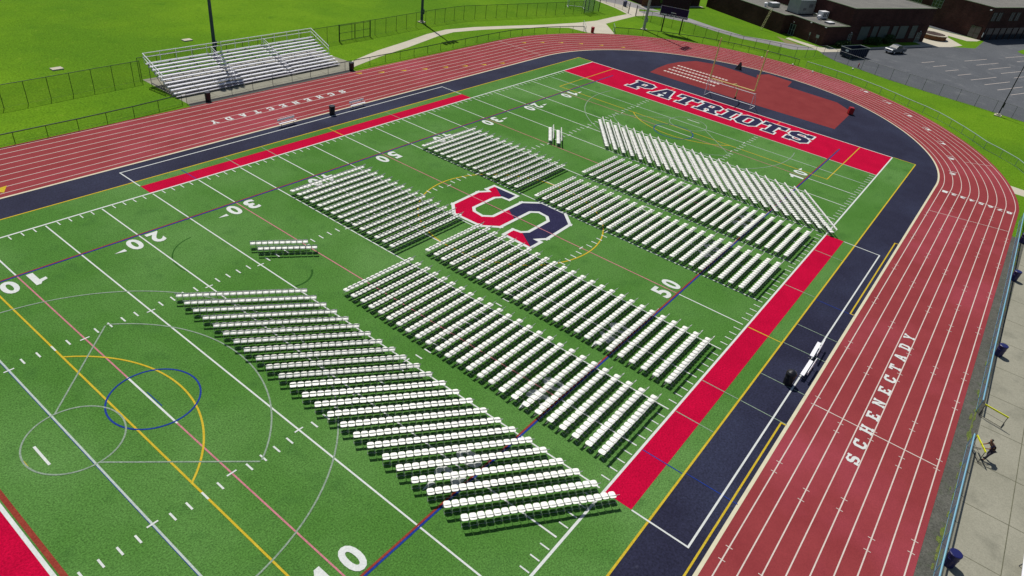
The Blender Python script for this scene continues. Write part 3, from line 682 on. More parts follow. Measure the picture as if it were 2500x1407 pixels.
# netted cage and training goal at the top
root = empty('netted_cage', (133.2,70.3,0)); tag(root, 'tall dark netted frame standing on the lawn beside the white goal', 'cage')
for x, y in ((-1.9,-.2),(1.4,.8),(1.5,-.4),(3.4,-.7)):
    m = MB(); m.tube((0,0,0),(0,0,4.6),.08,8); o = m.build('post', M['darkgreen'], root); o.location = (x,y,0)
for a, b in (((-1.9,-.2),(1.4,.8)),((1.4,.8),(3.4,-.7)),((-1.9,-.2),(1.5,-.4))):
    m = MB(); m.add([(a[0],a[1],0),(b[0],b[1],0),(b[0],b[1],4.5),(a[0],a[1],4.5)], [(0,1,2,3)]); m.build('net_panel', M['wire_grey'], root)
    
root = empty('training_goal', (133.6,73.6,0), math.radians(-50)); tag(root, 'white portable goal with net standing on the far lawn near the cage', 'goal')
m = MB(); m.path([(-1.8,0,0),(-1.8,0,2.1),(1.8,0,2.1),(1.8,0,0)], .07, 8); m.build('goal_frame', M['whitepost'], root)
m = MB(); m.path([(-1.8,0,2.1),(-1.8,1.0,2.1),(-1.8,2.2,.05),(1.8,2.2,.05),(1.8,1.0,2.1),(1.8,0,2.1)], .05, 6); m.path([(-1.8,0,.05),(-1.8,2.2,.05)], .05, 6); m.path([(1.8,0,.05),(1.8,2.2,.05)], .05, 6); m.build('rear_frame', M['whitepost'], root)
m = MB(); m.add([(-1.8,1,2.08),(1.8,1,2.08),(1.8,2.2,.05),(-1.8,2.2,.05)], [(0,1,2,3)]); m.build('net', M['net'], root)

# ------------------------------------------------------------------ light poles
def light_pole(x, y, h, m1, label, big=True, r=.26, rz=0):
    root = empty('light_pole', (x,y,0), rz); tag(root, label, 'light pole', 'floodlight poles round the field')
    m = MB(); m.box((0,0,.06),(1.1,1.1,.14)); m.tube((0,0,.1),(0,0,.35),.36,12); m.build('base', M['walk'], root)
    m = MB(); m.tube((0,0,.12),(0,0,h),r,12,r*.5); m.build('pole', m1, root)
    m = MB(); m.box((0,-r*1.1,1.9),(.45,.22,.8)); m.build('control_box', m1, root)
    if big:
        m = MB()
        for k in range(3): m.box((0,0,h-.3-.85*k),(3.4,.14,.14))
        m.build('crossarm', M['steel'], root)
        for k in range(3):
            for i in range(4):
                m = MB(); m.lathe([(.10,0),(.30,-.15),(.36,-.5)], (-1.35+.9*i,-.28,h-.1-.85*k), 10); m.build('floodlight', M['steel'], root)
light_pole(50.0,80.6,23,M['polegreen'],'dark green light pole rising behind the bleachers')
light_pole(92.0,80.8,23,M['polegreen'],'dark green light pole beside the tall fence and curved footpath')
light_pole(132.0,55.75,24,M['polegrey'],'pale grey light pole on a white base left of the scoreboard', r=.30)
light_pole(141.05,-9.0,11.5,M['black'],'thin black leaning-looking pole beside the car park fence at right', big=False, r=.10)

# ------------------------------------------------------------------ scoreboard
ang = math.atan2(-3.59,1.07); root = empty('scoreboard', (134.44,52.94,0), ang); tag(root, 'large navy and black scoreboard on two black legs beyond the track bend', 'scoreboard')
for x in (0,3.75):
    m = MB(); m.box((0,0,4.2),(.22,.25,8.4)); o = m.build('leg', M['black'], root); o.location = (x,.25,0)
m = MB(); m.box((1.78,0,4.29),(5.6,.22,1.34)); m.build('lower_panel', M['boardnavy'], root)
m = MB()
for c_, d_ in (((1.78,-.13,5.0),(5.75,.06,.08)),((-1.05,-.13,4.3),(.08,.06,1.4)),((4.62,-.13,4.3),(.08,.06,1.4))): m.box(c_, d_)
m.build('panel_frame', M['boardframe'], root)
m = MB(); m.box((1.80,-.02,3.37),(5.75,.18,.46)); o_sign = m.build('name_board', M['boardnavy'], root)
m = MB(); put_text(m, 'HOME OF THE PATRIOTS', -.92, 3.20, 5.45, .35, lambda a, b: (a, -.125, b), bold=.02); m.build('lettering', M['lettering'], o_sign)
m = MB(); put_text(m, 'oooooo', 1.15, 3.86, 1.05, .15, lambda a, b: (a, -.125, b), bold=.05); m.build('maker_strip', M['lettering'], root)
m = MB(); m.box((1.70,.02,6.75),(5.6,.26,3.4)); m.build('upper_board', M['boardblack'], root)

# ------------------------------------------------------------------ bleachers
root = empty('bleachers', (50,69.3,0)); tag(root, 'silver aluminium ten-row bleachers with two stair aisles on a concrete pad', 'bleachers')
NR = 10; X0, X1 = -12.7, 12.5; AIS = [(-4.45,-3.15),(3.55,4.85)]
segs = [(X0,AIS[0][0]),(AIS[0][1],AIS[1][0]),(AIS[1][1],X1)]
for i in range(NR):
    y = .13+.6*i; z = .45+.24*i
    for a, b in segs:
        m = MB(); m.box(((a+b)/2, y, z), (b-a, .29, .045)); m.build('seat_plank', M['alu'], root)
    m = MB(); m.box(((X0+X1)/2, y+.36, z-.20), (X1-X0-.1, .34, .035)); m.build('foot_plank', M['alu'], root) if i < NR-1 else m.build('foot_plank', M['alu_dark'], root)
    m = MB()
    if i < NR-1:
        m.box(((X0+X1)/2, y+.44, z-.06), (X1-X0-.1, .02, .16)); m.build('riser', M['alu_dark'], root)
    for a, b in AIS:
        m = MB(); m.box(((a+b)/2, y+.02, z-.10), (b-a-.06, .30, .04)); m.build('aisle_step', M['alu'], root)
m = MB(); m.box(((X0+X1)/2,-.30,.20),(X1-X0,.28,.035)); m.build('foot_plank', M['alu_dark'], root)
for k in range(10):
    x = X0+.4+(X1-X0-.8)*k/9
    m = MB(); m.path([(0,-.3,.05),(0,6.0,.05),(0,6.0,2.55),(0,-.2,.36)], .04, 6); m.path([(0,3,.05),(0,3,1.45)], .03, 6); m.path([(0,3,.05),(0,6.0,2.4)], .03, 6)
    o = m.build('support_frame', M['steel'], root); o.location = (x,0,0)
m = MB(); m.path([(X0,6.05,3.68),(X1,6.05,3.68)], .045, 8); m.build('back_rail', M['alu'], root)
m = MB(); m.path([(X0,6.05,3.22),(X1,6.05,3.22)], .04, 8); m.build('back_rail', M['alu'], root)
for k in range(13):
    m = MB(); m.tube((0,0,0),(0,0,1.15),.03,6); o = m.build('rail_post', M['alu'], root); o.location = (X0+(X1-X0)*k/12, 6.05, 2.5)
m = MB(); m.add([(X0,6.08,2.55),(X1,6.08,2.55),(X1,6.08,3.65),(X0,6.08,3.65)], [(0,1,2,3)]); m.build('back_mesh', M['wire_soft'], root)
for s_, x in ((-1,X0-.06),(1,X1+.06)):
    m = MB(); m.path([(x,6.05,3.70),(x,2.1,2.12)], .055, 8); m.build('side_rail', M['alu'], root)
    m = MB(); m.path([(x,6.05,3.22),(x,2.1,1.64)], .045, 8); m.build('side_rail', M['alu'], root)
    for y, z0 in ((2.2,1.2),(3.5,1.75),(4.8,2.3)):
        m = MB(); m.tube((0,0,0),(0,0,.98),.03,6); o = m.build('rail_post', M['alu'], root); o.location = (x,y,z0)
for a, b in AIS:
    xm = (a+b)/2
    for y0, y1 in ((.9,2.2),(2.7,4.0),(4.5,5.8)):
        z0 = .45+.4*y0; z1 = .45+.4*y1
        m = MB(); m.path([(xm,y0,z0-.25),(xm,y0,z0+.6),(xm,y1,z1+.6),(xm,y1,z1-.25)], .035, 6); m.path([(xm,y0,z0+.25),(xm,y1,z1+.25)], .028, 6); m.build('aisle_rail', M['alu'], root)

# ------------------------------------------------------------------ goals
root = empty('football_goal', (104.2,24.5,0)); tag(root, 'yellow football goal post with two tall uprights and a bent neck', 'goal post')
m = MB(); m.path([(0,0,0),(0,0,1.5),(-.4,0,2.2),(-1.4,0,2.75),(-3.45,0,3.05)], .085, 10); m.build('neck', M['yellowpost'], root)
m = MB(); m.tube((0,0,0),(0,0,.5),.14,10); m.build('neck_base', M['black'], root)
m = MB(); m.tube((-3.5,-3.6,3.08),(-3.5,3.6,3.08),.09,10); m.build('crossbar', M['yellowpost'], root)
for s_ in (-1,1):
    m = MB(); m.tube((-3.5,s_*3.6,3.05),(-3.5,s_*3.6,9.1),.10,8); m.build('upright', M['yellowpost'], root)
root = empty('soccer_goal', (101.6,24.8,0)); tag(root, 'white soccer goal frame standing under the yellow goal post', 'soccer goal')
for s_ in (-1,1):
    m = MB(); m.tube((0,s_*3.78,0),(0,s_*3.78,2.45),.06,10); m.build('post', M['whitepost'], root)
    m = MB(); m.path([(0,s_*3.78,2.45),(.55,s_*3.78,2.40),(2.15,s_*3.78,.06),(0,s_*3.78,.06)], .038, 6); m.build('side_frame', M['whitepost'], root)
m = MB(); m.tube((0,-3.82,2.45),(0,3.82,2.45),.06,10); m.build('crossbar', M['whitepost'], root)
m = MB(); m.tube((2.15,-3.78,.08),(2.15,3.78,.08),.065,8); m.build('ground_bar', M['whitepost'], root)

# ------------------------------------------------------------------ bins
def drum(x, y, m1, label, h=.92, r=.30, dome=False, name='trash_can', taper=.92, grp=None):
    root = empty(name, (x,y,0)); tag(root, label, 'trash can', grp)
    m = MB(); m.lathe([(r*taper,0),(r*(.5+taper/2),h*.5),(r,h*.92),(r*1.05,h*.93),(r*1.05,h)], (0,0,0), 20); m.build('body', m1, root, smooth=False)
    m = MB()
    if dome: m.lathe([(r*1.08,h),(r*1.08,h+.05),(r*.85,h+.2),(r*.45,h+.3),(r*.12,h+.33)], (0,0,.002), 20)
    else: m.lathe([(r*1.07,h+.002),(r*1.07,h+.05),(r*.95,h+.08),(r*.5,h+.08)], (0,0,0), 20)
    m.build('lid', M['canblack'] if dome or m1 is M['canblack'] else m1, root)
    m = MB(); m.lathe([(r*.98,h*.62),(r*1.03,h*.64),(r*1.03,h*.67),(r*.98,h*.69)], (0,0,0), 20); m.build('hoop', m1, root)
drum(41.0,-5.05,M['canblack'],'black dome-topped trash can beside the near white benches', .95,.36,True)
drum(49.0,54.75,M['canblack'],'black trash can between the two far white benches', 1.0,.36)
drum(39.8,66.4,M['canblack'],'black trash can at the left end of the bleachers rail', 1.0,.34)
drum(62.5,66.5,M['canblack'],'black trash can at the right end of the bleachers rail', 1.0,.36)
drum(118.45,60.0,M['canred'],'dark red trash can in the footpath opening by the track', .95,.34)
drum(58.3,-17.25,M['canblue'],'dark blue barrel beside the blue-railed fence, farther up than the hurdles', .95,.32)
drum(32.2,-17.3,M['canblue'],'dark blue barrel at the blue-railed fence nearest the camera', .95,.32)
drum(74.6,-17.0,M['canblue'],'dark blue barrel by the fence, next beyond the concrete joint', .95,.32)
drum(85.6,-16.9,M['canblue'],'dark blue barrel at the far corner of the concrete apron', .95,.34)
drum(148.4,69.6,M['canblue'],'navy trash can on the upper walk beyond the gate posts', 1.1,.45)
root = empty('ball_cart', (115.3,9.5,0), .5); tag(root, 'small dark red cart parked at the corner of the red jump pad', 'cart')
m = MB(); m.prism([(-.45,-.35),(.45,-.35),(.4,.35),(-.4,.35)], .12, 1.0); m.build('body', M['canred'], root)
m = MB(); m.box((0,0,1.04),(.75,.6,.08)); m.build('lid', M['canred'], root)
m = MB(); m.tube((.55,-.3,.15),(.55,.3,.15),.15,12); m.tube((-.3,-.42,.12),(-.3,-.34,.12),.12,10); m.build('wheel', M['dirt'], root)
root = MB(); P = []
root.add([(-.55,-.4,0),(.5,-.45,0),(.55,.4,0),(-.5,.45,0),(-.2,-.3,.75),(.32,-.25,1.05),(.35,.15,1.1),(-.22,.2,.7),(.12,-.1,1.35)],
         [(0,3,2,1),(0,1,5,4),(1,2,6,5),(2,3,7,6),(3,0,4,7),(4,5,8),(5,6,8),(6,7,8),(7,4,8)])
o = root.build('covered_marker', M['mound']); o.location = (122.6,31.2,0); tag(o, 'black pointed covered marker on the navy surround behind the goal', 'marker')
m = MB(); m.lathe([(.10,0),(.10,.55),(.15,.58),(.15,.66),(.10,.7),(.08,.8),(.02,.86)], (0,0,0), 12); m.tube((-.17,0,.5),(.17,0,.5),.05,8)
o = m.build('fire_hydrant', M['canred']); o.location = (149.3,16.6,0); tag(o, 'small dark red hydrant at the foot of the car park fence', 'hydrant')
for x, y, lb in ((135.6,31.5,'small white ball on the grass outside the low fence near the right upright'),(136.6,25.7,'small white ball on the strip of grass inside the car park fence corner'),(135.4,21.5,'small white ball on the grass below the dumpster'),(146.5,16.9,'pale cap lying in the grass by the car park fence')):
    m = MB(); m.lathe([(.02,0),(.12,.04),(.17,.12),(.17,.2),(.12,.28),(.02,.32)], (0,0,0), 12)
    o = m.build('ball', M['ball'], smooth=True); o.location = (x,y,-.03); tag(o, lb, 'ball', 'stray balls on the grass')

# ------------------------------------------------------------------ team benches
def bench(x, y, rz, label):
    root = empty('team_bench', (x,y,0), rz); tag(root, label, 'bench', 'white backed team benches')
    m = MB(); m.box((0,0,.45),(2.35,.28,.05)); m.build('seat', M['alu'], root)
    m = MB(); m.box((0,-.30,.76),(2.35,.04,.26),0,('X',-.15)); m.build('backrest', M['alu'], root)
    for s_ in (-1,1):
        m = MB(); m.path([(s_*.85,.2,.02),(s_*.85,-.3,.02)], .03, 6); m.path([(s_*.85,0,.02),(s_*.85,0,.43)], .03, 6); m.path([(s_*.85,0,.3),(s_*.85,-.24,.5),(s_*.85,-.34,.86)], .025, 6); m.build('leg', M['steel'], root)
bench(46.25,-5.42,.03,'near white bench, upper of the two touching ones beside the yellow line box')
bench(43.35,-5.62,.0,'near white bench, lower of the two, closest to the dome-topped can')
bench(42.55,54.86,PI,'far white bench on the navy strip, left of the far black can')
bench(53.15,54.74,PI,'far white bench on the navy strip, right of the far black can')

# ------------------------------------------------------------------ hurdles and the man
def hurdle(x, y, rz, label, w=1.6):
    root = empty('hurdle', (x,y,0), rz); tag(root, label, 'hurdle', 'black hurdles with yellow tops')
    m = MB(); m.box((0,0,1.05),(w,.06,.10)); m.build('top_bar', M['yellowbar'], root)
    for s_ in (-1,1):
        m = MB(); m.path([(s_*(w/2-.05),0,1.0),(s_*(w/2-.05),0,.04),(s_*(w/2-.05),.72,.04)], .022, 6); m.build('leg', M['black'], root)
    m = MB(); m.path([(-w/2+.05,.02,.05),(w/2-.05,.02,.05)], .022, 6); m.path([(-w/2+.05,.0,.5),(w/2-.05,.0,.5)], .012, 6); m.build('base_bar', M['black'], root)
hurdle(48.1,-17.7,math.radians(-103),'black hurdle with a bright yellow top, standing alone in the fence gap')
hurdle(43.35,-17.25,math.radians(-155),'black hurdle with a bright yellow top, held by the man in navy')

def skin_obj(name, verts, edges, rad, m, parent=None, sub=2, root_i=0):
    me = bpy.data.meshes.new(name); me.from_pydata(verts, edges, []); me.update(); me.materials.append(m)
    o = bpy.data.objects.new(name, me); COL.objects.link(o)
    if parent is not None: o.parent = parent
    md = o.modifiers.new('skin', 'SKIN'); md.use_smooth_shade = True
    if not me.skin_vertices: 
        bmx = bmesh.new(); bmx.from_mesh(me); bmx.verts.layers.skin.verify(); bmx.to_mesh(me); bmx.free()
    for i, s_ in enumerate(me.skin_vertices[0].data):
        r = rad[i]; s_.radius = (r, r) if not isinstance(r, tuple) else r
        s_.use_root = (i == root_i)
    sb = o.modifiers.new('sub', 'SUBSURF'); sb.levels = sub; sb.render_levels = sub
    return o
# man leaning towards the hurdle (local: faces +y, feet at origin)
man = skin_obj('person', [
 (0,-.02,.94),(0,.06,1.12),(0,.20,1.30),(0,.30,1.42),(0,.36,1.49),(0,.42,1.58),(0,.45,1.67),(0,.44,1.74),   # pelvis .. head top
 (.10,-.02,.90),(.12,.06,.50),(.12,-.04,.09),(.13,.10,.04),
 (-.10,-.02,.90),(-.14,.16,.52),(-.15,.22,.09),(-.15,.36,.04),
 (.19,.27,1.38),(.26,.40,1.14),(.20,.62,1.08),(.18,.70,1.07),(-.19,.27,1.38),(-.27,.42,1.15),(-.22,.62,1.09),(-.20,.70,1.08)],
 [(0,1),(1,2),(2,3),(3,4),(4,5),(5,6),(6,7),(0,8),(8,9),(9,10),(10,11),(0,12),(12,13),(13,14),(14,15),(3,16),(16,17),(17,18),(18,19),(3,20),(20,21),(21,22),(22,23)],
 [(.15,.11),(.14,.11),(.16,.12),(.13,.09),.055,.085,.10,.07,.085,.06,.042,.04,.085,.06,.042,.04,.06,.045,.034,.03,.06,.045,.034,.03], M['skin'])
man.location = (43.45,-18.0,0); man.rotation_euler = (0,0,math.radians(25)); tag(man, 'man in a navy shirt and grey trousers leaning over the yellow-topped hurdle', 'person')
skin_obj('shirt', [(0,-.02,.98),(0,.07,1.14),(0,.20,1.31),(0,.30,1.43),(.19,.26,1.385),(.25,.36,1.20),(-.19,.26,1.385),(-.26,.38,1.21)],
 [(0,1),(1,2),(2,3),(3,4),(4,5),(3,6),(6,7)], [(.175,.135),(.165,.135),(.185,.145),(.14,.105),.078,.062,.078,.062], M['shirt'], man)
skin_obj('trousers', [(0,-.02,.95),(.10,-.02,.88),(.12,.06,.50),(.12,-.04,.14),(-.10,-.02,.88),(-.14,.16,.52),(-.15,.22,.14)],
 [(0,1),(1,2),(2,3),(0,4),(4,5),(5,6)], [(.17,.13),.11,.082,.065,.11,.082,.065], M['pants'], man)
for s_, x, y in ((0,.125,.02),(1,-.15,.28)):
    skin_obj('shoe', [(x,y-.08,.05),(x,y+.06,.045),(x,y+.17,.035)], [(0,1),(1,2)], [.055,.055,.042], M['black'], man)
skin_obj('hair', [(0,.40,1.66),(0,.42,1.73),(0,.44,1.765)], [(0,1),(1,2)], [.10,.10,.06], M['hair'], man)
# five curled fingers on each hand, closed on the bar
for s_ in (-1,1):
    for f_ in range(4):
        x = s_*(.185)+(f_-1.5)*.021
        skin_obj('finger', [(x,.715,1.085),(x,.755+.004*(f_ % 2),1.095),(x,.775,1.06),(x,.76,1.03)], [(0,1),(1,2),(2,3)], [.011,.0105,.010,.009], M['skin'], man, 1)
    skin_obj('thumb', [(s_*.145,.70,1.07),(s_*.135,.73,1.04),(s_*.14,.755,1.02)], [(0,1),(1,2)], [.013,.012,.010], M['skin'], man, 1)
m = MB(); m.tube((34.9,-20.6,.55),(26,-20.75,.55),.0,4) if False else None
root = empty('front_bleacher_bench', (31.5,-20.75,0)); tag(root, 'white plank bench end at the bottom right edge of the concrete', 'bench')
m = MB(); m.box((0,0,.46),(8.4,.26,.05)); m.build('seat', M['alu'], root)
for k in range(4):
    m = MB(); m.path([(0,-.12,0),(0,0,.43),(0,.12,0)], .03, 6); o = m.build('leg', M['steel'], root); o.location = (-3.6+2.4*k,0,0)

# ------------------------------------------------------------------ buildings (frame U along the car-park facades, V away)
UA = math.atan2(-.397,.918); U = Vector((.918,-.397,0)); Vv = Vector((.397,.918,0))
def block(root, name, poly, h, brickm, roof=True, trim=.28):
    """poly in the local U/V frame of root; walls, gravel roof and a pale coping"""
    m = MB(); n = len(poly)
    for i in range(n):
        a, b = poly[i], poly[(i+1) % n]; m.add([(a[0],a[1],-.05),(b[0],b[1],-.05),(b[0],b[1],h),(a[0],a[1],h)], [(0,1,2,3)])
    m.build(name, brickm, root)
    if roof:
        m = MB(); m.flat([poly], h-.10); r = m.build('roof', M['gravel'], root)
        m = MB(); A = offset(poly, .08); B = offset(poly, -trim)
        m.add([(x,y,h) for x,y in A]+[(x,y,h) for x,y in B]+[(x,y,h-.14) for x,y in A]+[(x,y,h-.14) for x,y in B],
              [(i, (i+1) % n, n+(i+1) % n, n+i) for i in range(n)]+[(i, 2*n+i, 2*n+(i+1) % n, (i+1) % n) for i in range(n)]+[(n+i, n+(i+1) % n, 3*n+(i+1) % n, 3*n+i) for i in range(n)])
        m.build('coping', M['trim'], r)
def window(root, s0, s1, z0, z1, nx, nz, face='U', off=0, panel=None, frame=None, y=0, name='window'):
    """on the front (face U: along local x at y) or the left side (face V: along local y at x=off)"""
    wdt, hgt_ = s1-s0, z1-z0
    def B(m, c, z, w, h, d, proud):
        if face == 'U': m.box((c, y-proud, z), (w, d, h))
        else: m.box((off-proud, c, z), (d, w, h))
    m = MB(); B(m, (s0+s1)/2, (z0+z1)/2, wdt, hgt_, .06, .02); w_ = m.build(name, panel or M['winpanel'], root)
    m = MB()
    for i in range(nx+1): B(m, s0+wdt*i/nx, (z0+z1)/2, .07, hgt_+.08, .05, .07)
    for i in range(nz+1): B(m, (s0+s1)/2, z0+hgt_*i/nz, wdt+.09, .065, .044, .07)
    m.build('frame', frame or M['winframe'], w_)
    return w_
# gym
gym = empty('gym_building', (167.5,24.5,0), UA); tag(gym, 'tall flat-roofed dark brick hall with six blank window panels facing the car park', 'building')
block(gym, 'wall', [(0,0),(29.9,0),(29.9,26),(0,26)], 7.7, M['brick'])
for a, b in ((1.5,4.9),(5.9,8.0),(8.5,11.9),(13.2,15.3),(15.8,19.1),(20.4,22.8),):
    a += 2.7-0; b += 2.7-0
    window(gym, a, b, .9, 3.85, 1, 1, panel=M['winpanel'], frame=M['brick'])
m = MB(); m.box((14.6,-.04,4.05),(24.6,.10,.16)); m.build('lintel', M['brick'], gym)
w_ = window(gym, 26.2,27.9,.0,2.15,2,2, panel=M['winpanel'], frame=M['winframe'], name='door'); 
w_ = window(gym, .9,2.1,.0,2.3,2,2, panel=M['glass'], frame=M['winframe'], name='door')
m = MB(); m.box((27.2,-.12,2.5),(.2,.18,.16)); m.build('wall_lamp', M['white'], gym)
m = MB(); m.box((1.5,-.12,2.6),(.2,.18,.16)); m.build('wall_lamp', M['white'], gym)
# low wing in front of it
wing = empty('low_wing_building', (160.4,27.2,0), UA); tag(wing, 'low flat-roofed brick wing with rooftop machines and a ladder against its wall', 'building')
block(wing, 'wall', [(0,0),(7.6,0),(7.6,24.5),(19.4,24.5),(19.4,34),(-2.3,34),(-2.3,9.75),(0,9.75)], 4.05, M['brick'])
window(wing, 7.9,9.3,.0,2.3,2,2, face='V', panel=M['glass'], frame=M['winframe'], name='door')
m = MB(); m.box((-.1,8.6,2.75),(.18,.2,.16)); m.build('wall_lamp', M['white'], wing)
for x, y in ((-.12,.25),(-.12,4.2)):
    m = MB(); m.box((x,y,3.8),(.25,.35,.16)); m.build('wall_lamp', M['white'], wing)
m = MB(); m.box((-.03,6.5,4.06),(.03,2.6,.05)); m.box((-.03,2.9,4.06),(.03,2.0,.05)); m.build('flashing', M['white'], wing)
# upper-left wing
nw = empty('north_wing_building', (154.2,67.4,0), UA); tag(nw, 'brick wing with an orange-brown end wall behind the scoreboard at the top edge', 'building')
block(nw, 'wall', [(0,0),(17.4,0),(17.4,30),(0,30)], 4.3, M['brick'])
m = MB(); m.box((.35,-.04,2.05),(2.6,.10,4.1)); m.build('end_wall', M['brick_tan'], nw)
window(nw, 11.4,13.6,.1,2.4,2,2, panel=M['glass'], frame=M['winframe'], name='door')
window(nw, 4.4,7.8,.6,2.6,3,1, panel=M['glass'], frame=M['black'])
# big school building on the right
b2 = empty('school_building', (217.0,2.65,0), UA); tag(b2, 'long two-storey dark brick school building at the top right with a dark ground-floor recess', 'building')
block(b2, 'wall', [(0,0),(55,0),(55,40),(0,40)], 8.0, M['brick'])
m = MB(); m.box((21,-.05,1.45),(41,.14,2.9)); m.build('recessed_glazing', M['glass'], b2)
for k in range(14):
    m = MB(); m.box((1.2+3*k,-.16,1.4),(.22,.12,2.9)); m.build('pier', M['brick'], b2)
for s in (.5,3.0,8.9,11.6,17.4,20.1,26,28.7):
    window(b2, s, s+1.75, 4.7, 6.7, 2, 3, panel=M['glass'], frame=M['winpanel'])
window(b2, .8,3.6,.0,2.9,2,1, face='V', panel=M['glass'], frame=M['brick'], name='doorway')
window(b2, 13.2,15.9,4.6,7.0,3,3, face='V', panel=M['glass'], frame=M['winframe'])
window(b2, 19.0,22,4.6,7.0,3,3, face='V', panel=M['glass'], frame=M['winframe'])
m = MB(); m.box((-.25,.6,7.2),(.4,.4,.22)); m.build('wall_lamp', M['white'], b2)
m = MB(); m.box((0.0,-.12,1.3),(.2,.12,1.1)); m.build('downpipe', M['white'], b2)
# rooftop machines (stand on the roof: their own things), local helper in the wing frame
def roofpt(a, b, z=3.96): p = Vector((160.4,27.2,0))+U*a+Vv*b; return (p.x, p.y, z)
def roof_thing(name, a, b, label, cat, builder, rz=0):
    root = empty(name, roofpt(a, b), UA+rz); tag(root, label, cat); builder(root)
def hv(root):
    m = MB(); m.box((0,0,.1),(5.4,3.6,.2)); m.build('kerb', M['black'], root)
    m = MB(); m.box((0,0,1.65),(5.0,3.2,2.9)); m.build('casing', M['hvac'], root)
    m = MB(); m.path([(2.6,-1.0,2.0),(2.95,-1.2,2.0),(2.95,-1.2,.4),(2.95,-3.0,.3)], .14, 8); m.build('duct', M['hvac'], root)
    m = MB(); m.box((-.6,-1.64,1.2),(.9,.05,.5)); m.box((1.2,-1.64,1.9),(1.2,.05,.7)); m.build('louvre', M['steel'], root)
roof_thing('rooftop_cooling_unit', 4.3, 11.6, 'large grey metal-clad rooftop unit with a duct beside the tall hall', 'rooftop unit', hv)
def cab(root):
    m = MB(); m.box((0,0,.9),(2.2,1.2,1.4)); m.build('casing', M['white'], root)
    m = MB(); m.box((-.4,-.62,.95),(.25,.04,.9)); m.box((.1,-.62,.95),(.25,.04,.9)); m.box((.75,-.62,.95),(.25,.04,.9)); m.build('grille', M['glass'], root)
    for s_ in (-.9,.9):
        m = MB(); m.box((s_,0,.1),(.12,1.2,.22)); m.build('foot', M['steel'], root)
roof_thing('rooftop_cabinet', 6.0, 6.6, 'white rooftop cabinet with three dark grilles against the tall hall', 'rooftop unit', cab)
def vent(root):
    m = MB(); m.lathe([(.25,0),(.25,.5),(.42,.55),(.42,.8),(.2,.95),(.05,1.0)], (0,0,0), 14); m.build('cowl', M['white'], root)
roof_thing('roof_vent', 4.2, 6.0, 'white mushroom roof vent beside the white rooftop cabinet', 'roof vent', vent)
roof_thing('roof_vent', -.6, 17.4, 'white mushroom roof vent near the ladder top', 'roof vent', vent)
def box2(root):
    m = MB(); m.box((0,0,.45),(2.6,1.4,.8)); m.build('casing', M['hvac'], root)
    m = MB(); m.box((0,0,.9),(2.4,1.2,.08)); m.build('top', M['white'], root)
roof_thing('rooftop_box_unit', 1.9, 17.2, 'low grey rooftop box unit at the top edge beside the roof vent', 'rooftop unit', box2)
def sky_(root):
    m = MB(); m.box((0,0,.12),(1.9,1.3,.24)); m.build('kerb', M['steel'], root)
    m = MB(); m.prism([(-.9,-.6),(.9,-.6),(.9,.6),(-.9,.6)], .26, .34); m.build('dome', M['white'], root)
roof_thing('skylight', 3.9, 2.7, 'white square skylight near the front edge of the low roof', 'skylight', sky_)
# ladder leaning on the wing
root = empty('ladder', (160.9,41.0,0), math.atan2(.92,.40)-PI/2); tag(root, 'pale yellow ladder leaning against the long low brick wall', 'ladder')
lp0 = Vector((0,0,0)); lp1 = Vector((1.55,.0,4.7))
for s_ in (-.24,.24):
    m = MB(); m.tube((0,s_,0),(1.55,s_,4.75),.045,6); m.build('stile', M['ladder'], root)
for k in range(14):
    t = (k+.7)/14.6; m = MB(); m.tube((1.55*t,-.24,4.75*t),(1.55*t,.24,4.75*t),.035,6); m.build('rung', M['ladder'], root)
# signs by the wall
for a, b, lb, big in ((-.35,1.3,'small pale square sign on a post by the low wing corner',.75),(-.35,3.4,'narrow pale sign on a post in front of the low wing',.3)):
    p = roofpt(a, b, 0); root = empty('sign_post', p, UA+PI/2); tag(root, lb, 'sign')
    m = MB(); m.tube((0,0,0),(0,0,2.0),.035,6); m.build('post', M['steel'], root)
    m = MB(); m.box((0,.05,1.65),(big,.03,.6)); m.build('plate', M['winframe'], root)
# round brick planter
root = empty('brick_planter', (203.5,12.0,0)); tag(root, 'round brick planter with a pale stone rim near the hall corner', 'planter')
m = MB(); m.lathe([(3.2,0),(3.2,.95)], (0,0,0), 40); m.build('wall', M['brick_tan'], root)
m = MB(); n = 40
for i in range(n):
    a, b = 2*PI*i/n, 2*PI*(i+1)/n
    m.add([(3.35*math.cos(a),3.35*math.sin(a),.955),(3.35*math.cos(b),3.35*math.sin(b),.955),(3.35*math.cos(b),3.35*math.sin(b),1.1),(3.35*math.cos(a),3.35*math.sin(a),1.1),(2.75*math.cos(a),2.75*math.sin(a),1.1),(2.75*math.cos(b),2.75*math.sin(b),1.1)], [(0,1,2,3),(3,2,5,4)])
m.build('rim', M['walk'], root)
m = MB(); m.flat([[(2.75*math.cos(2*PI*i/30),2.75*math.sin(2*PI*i/30)) for i in range(30)]], .99); m.build('soil', M['brick'], root)

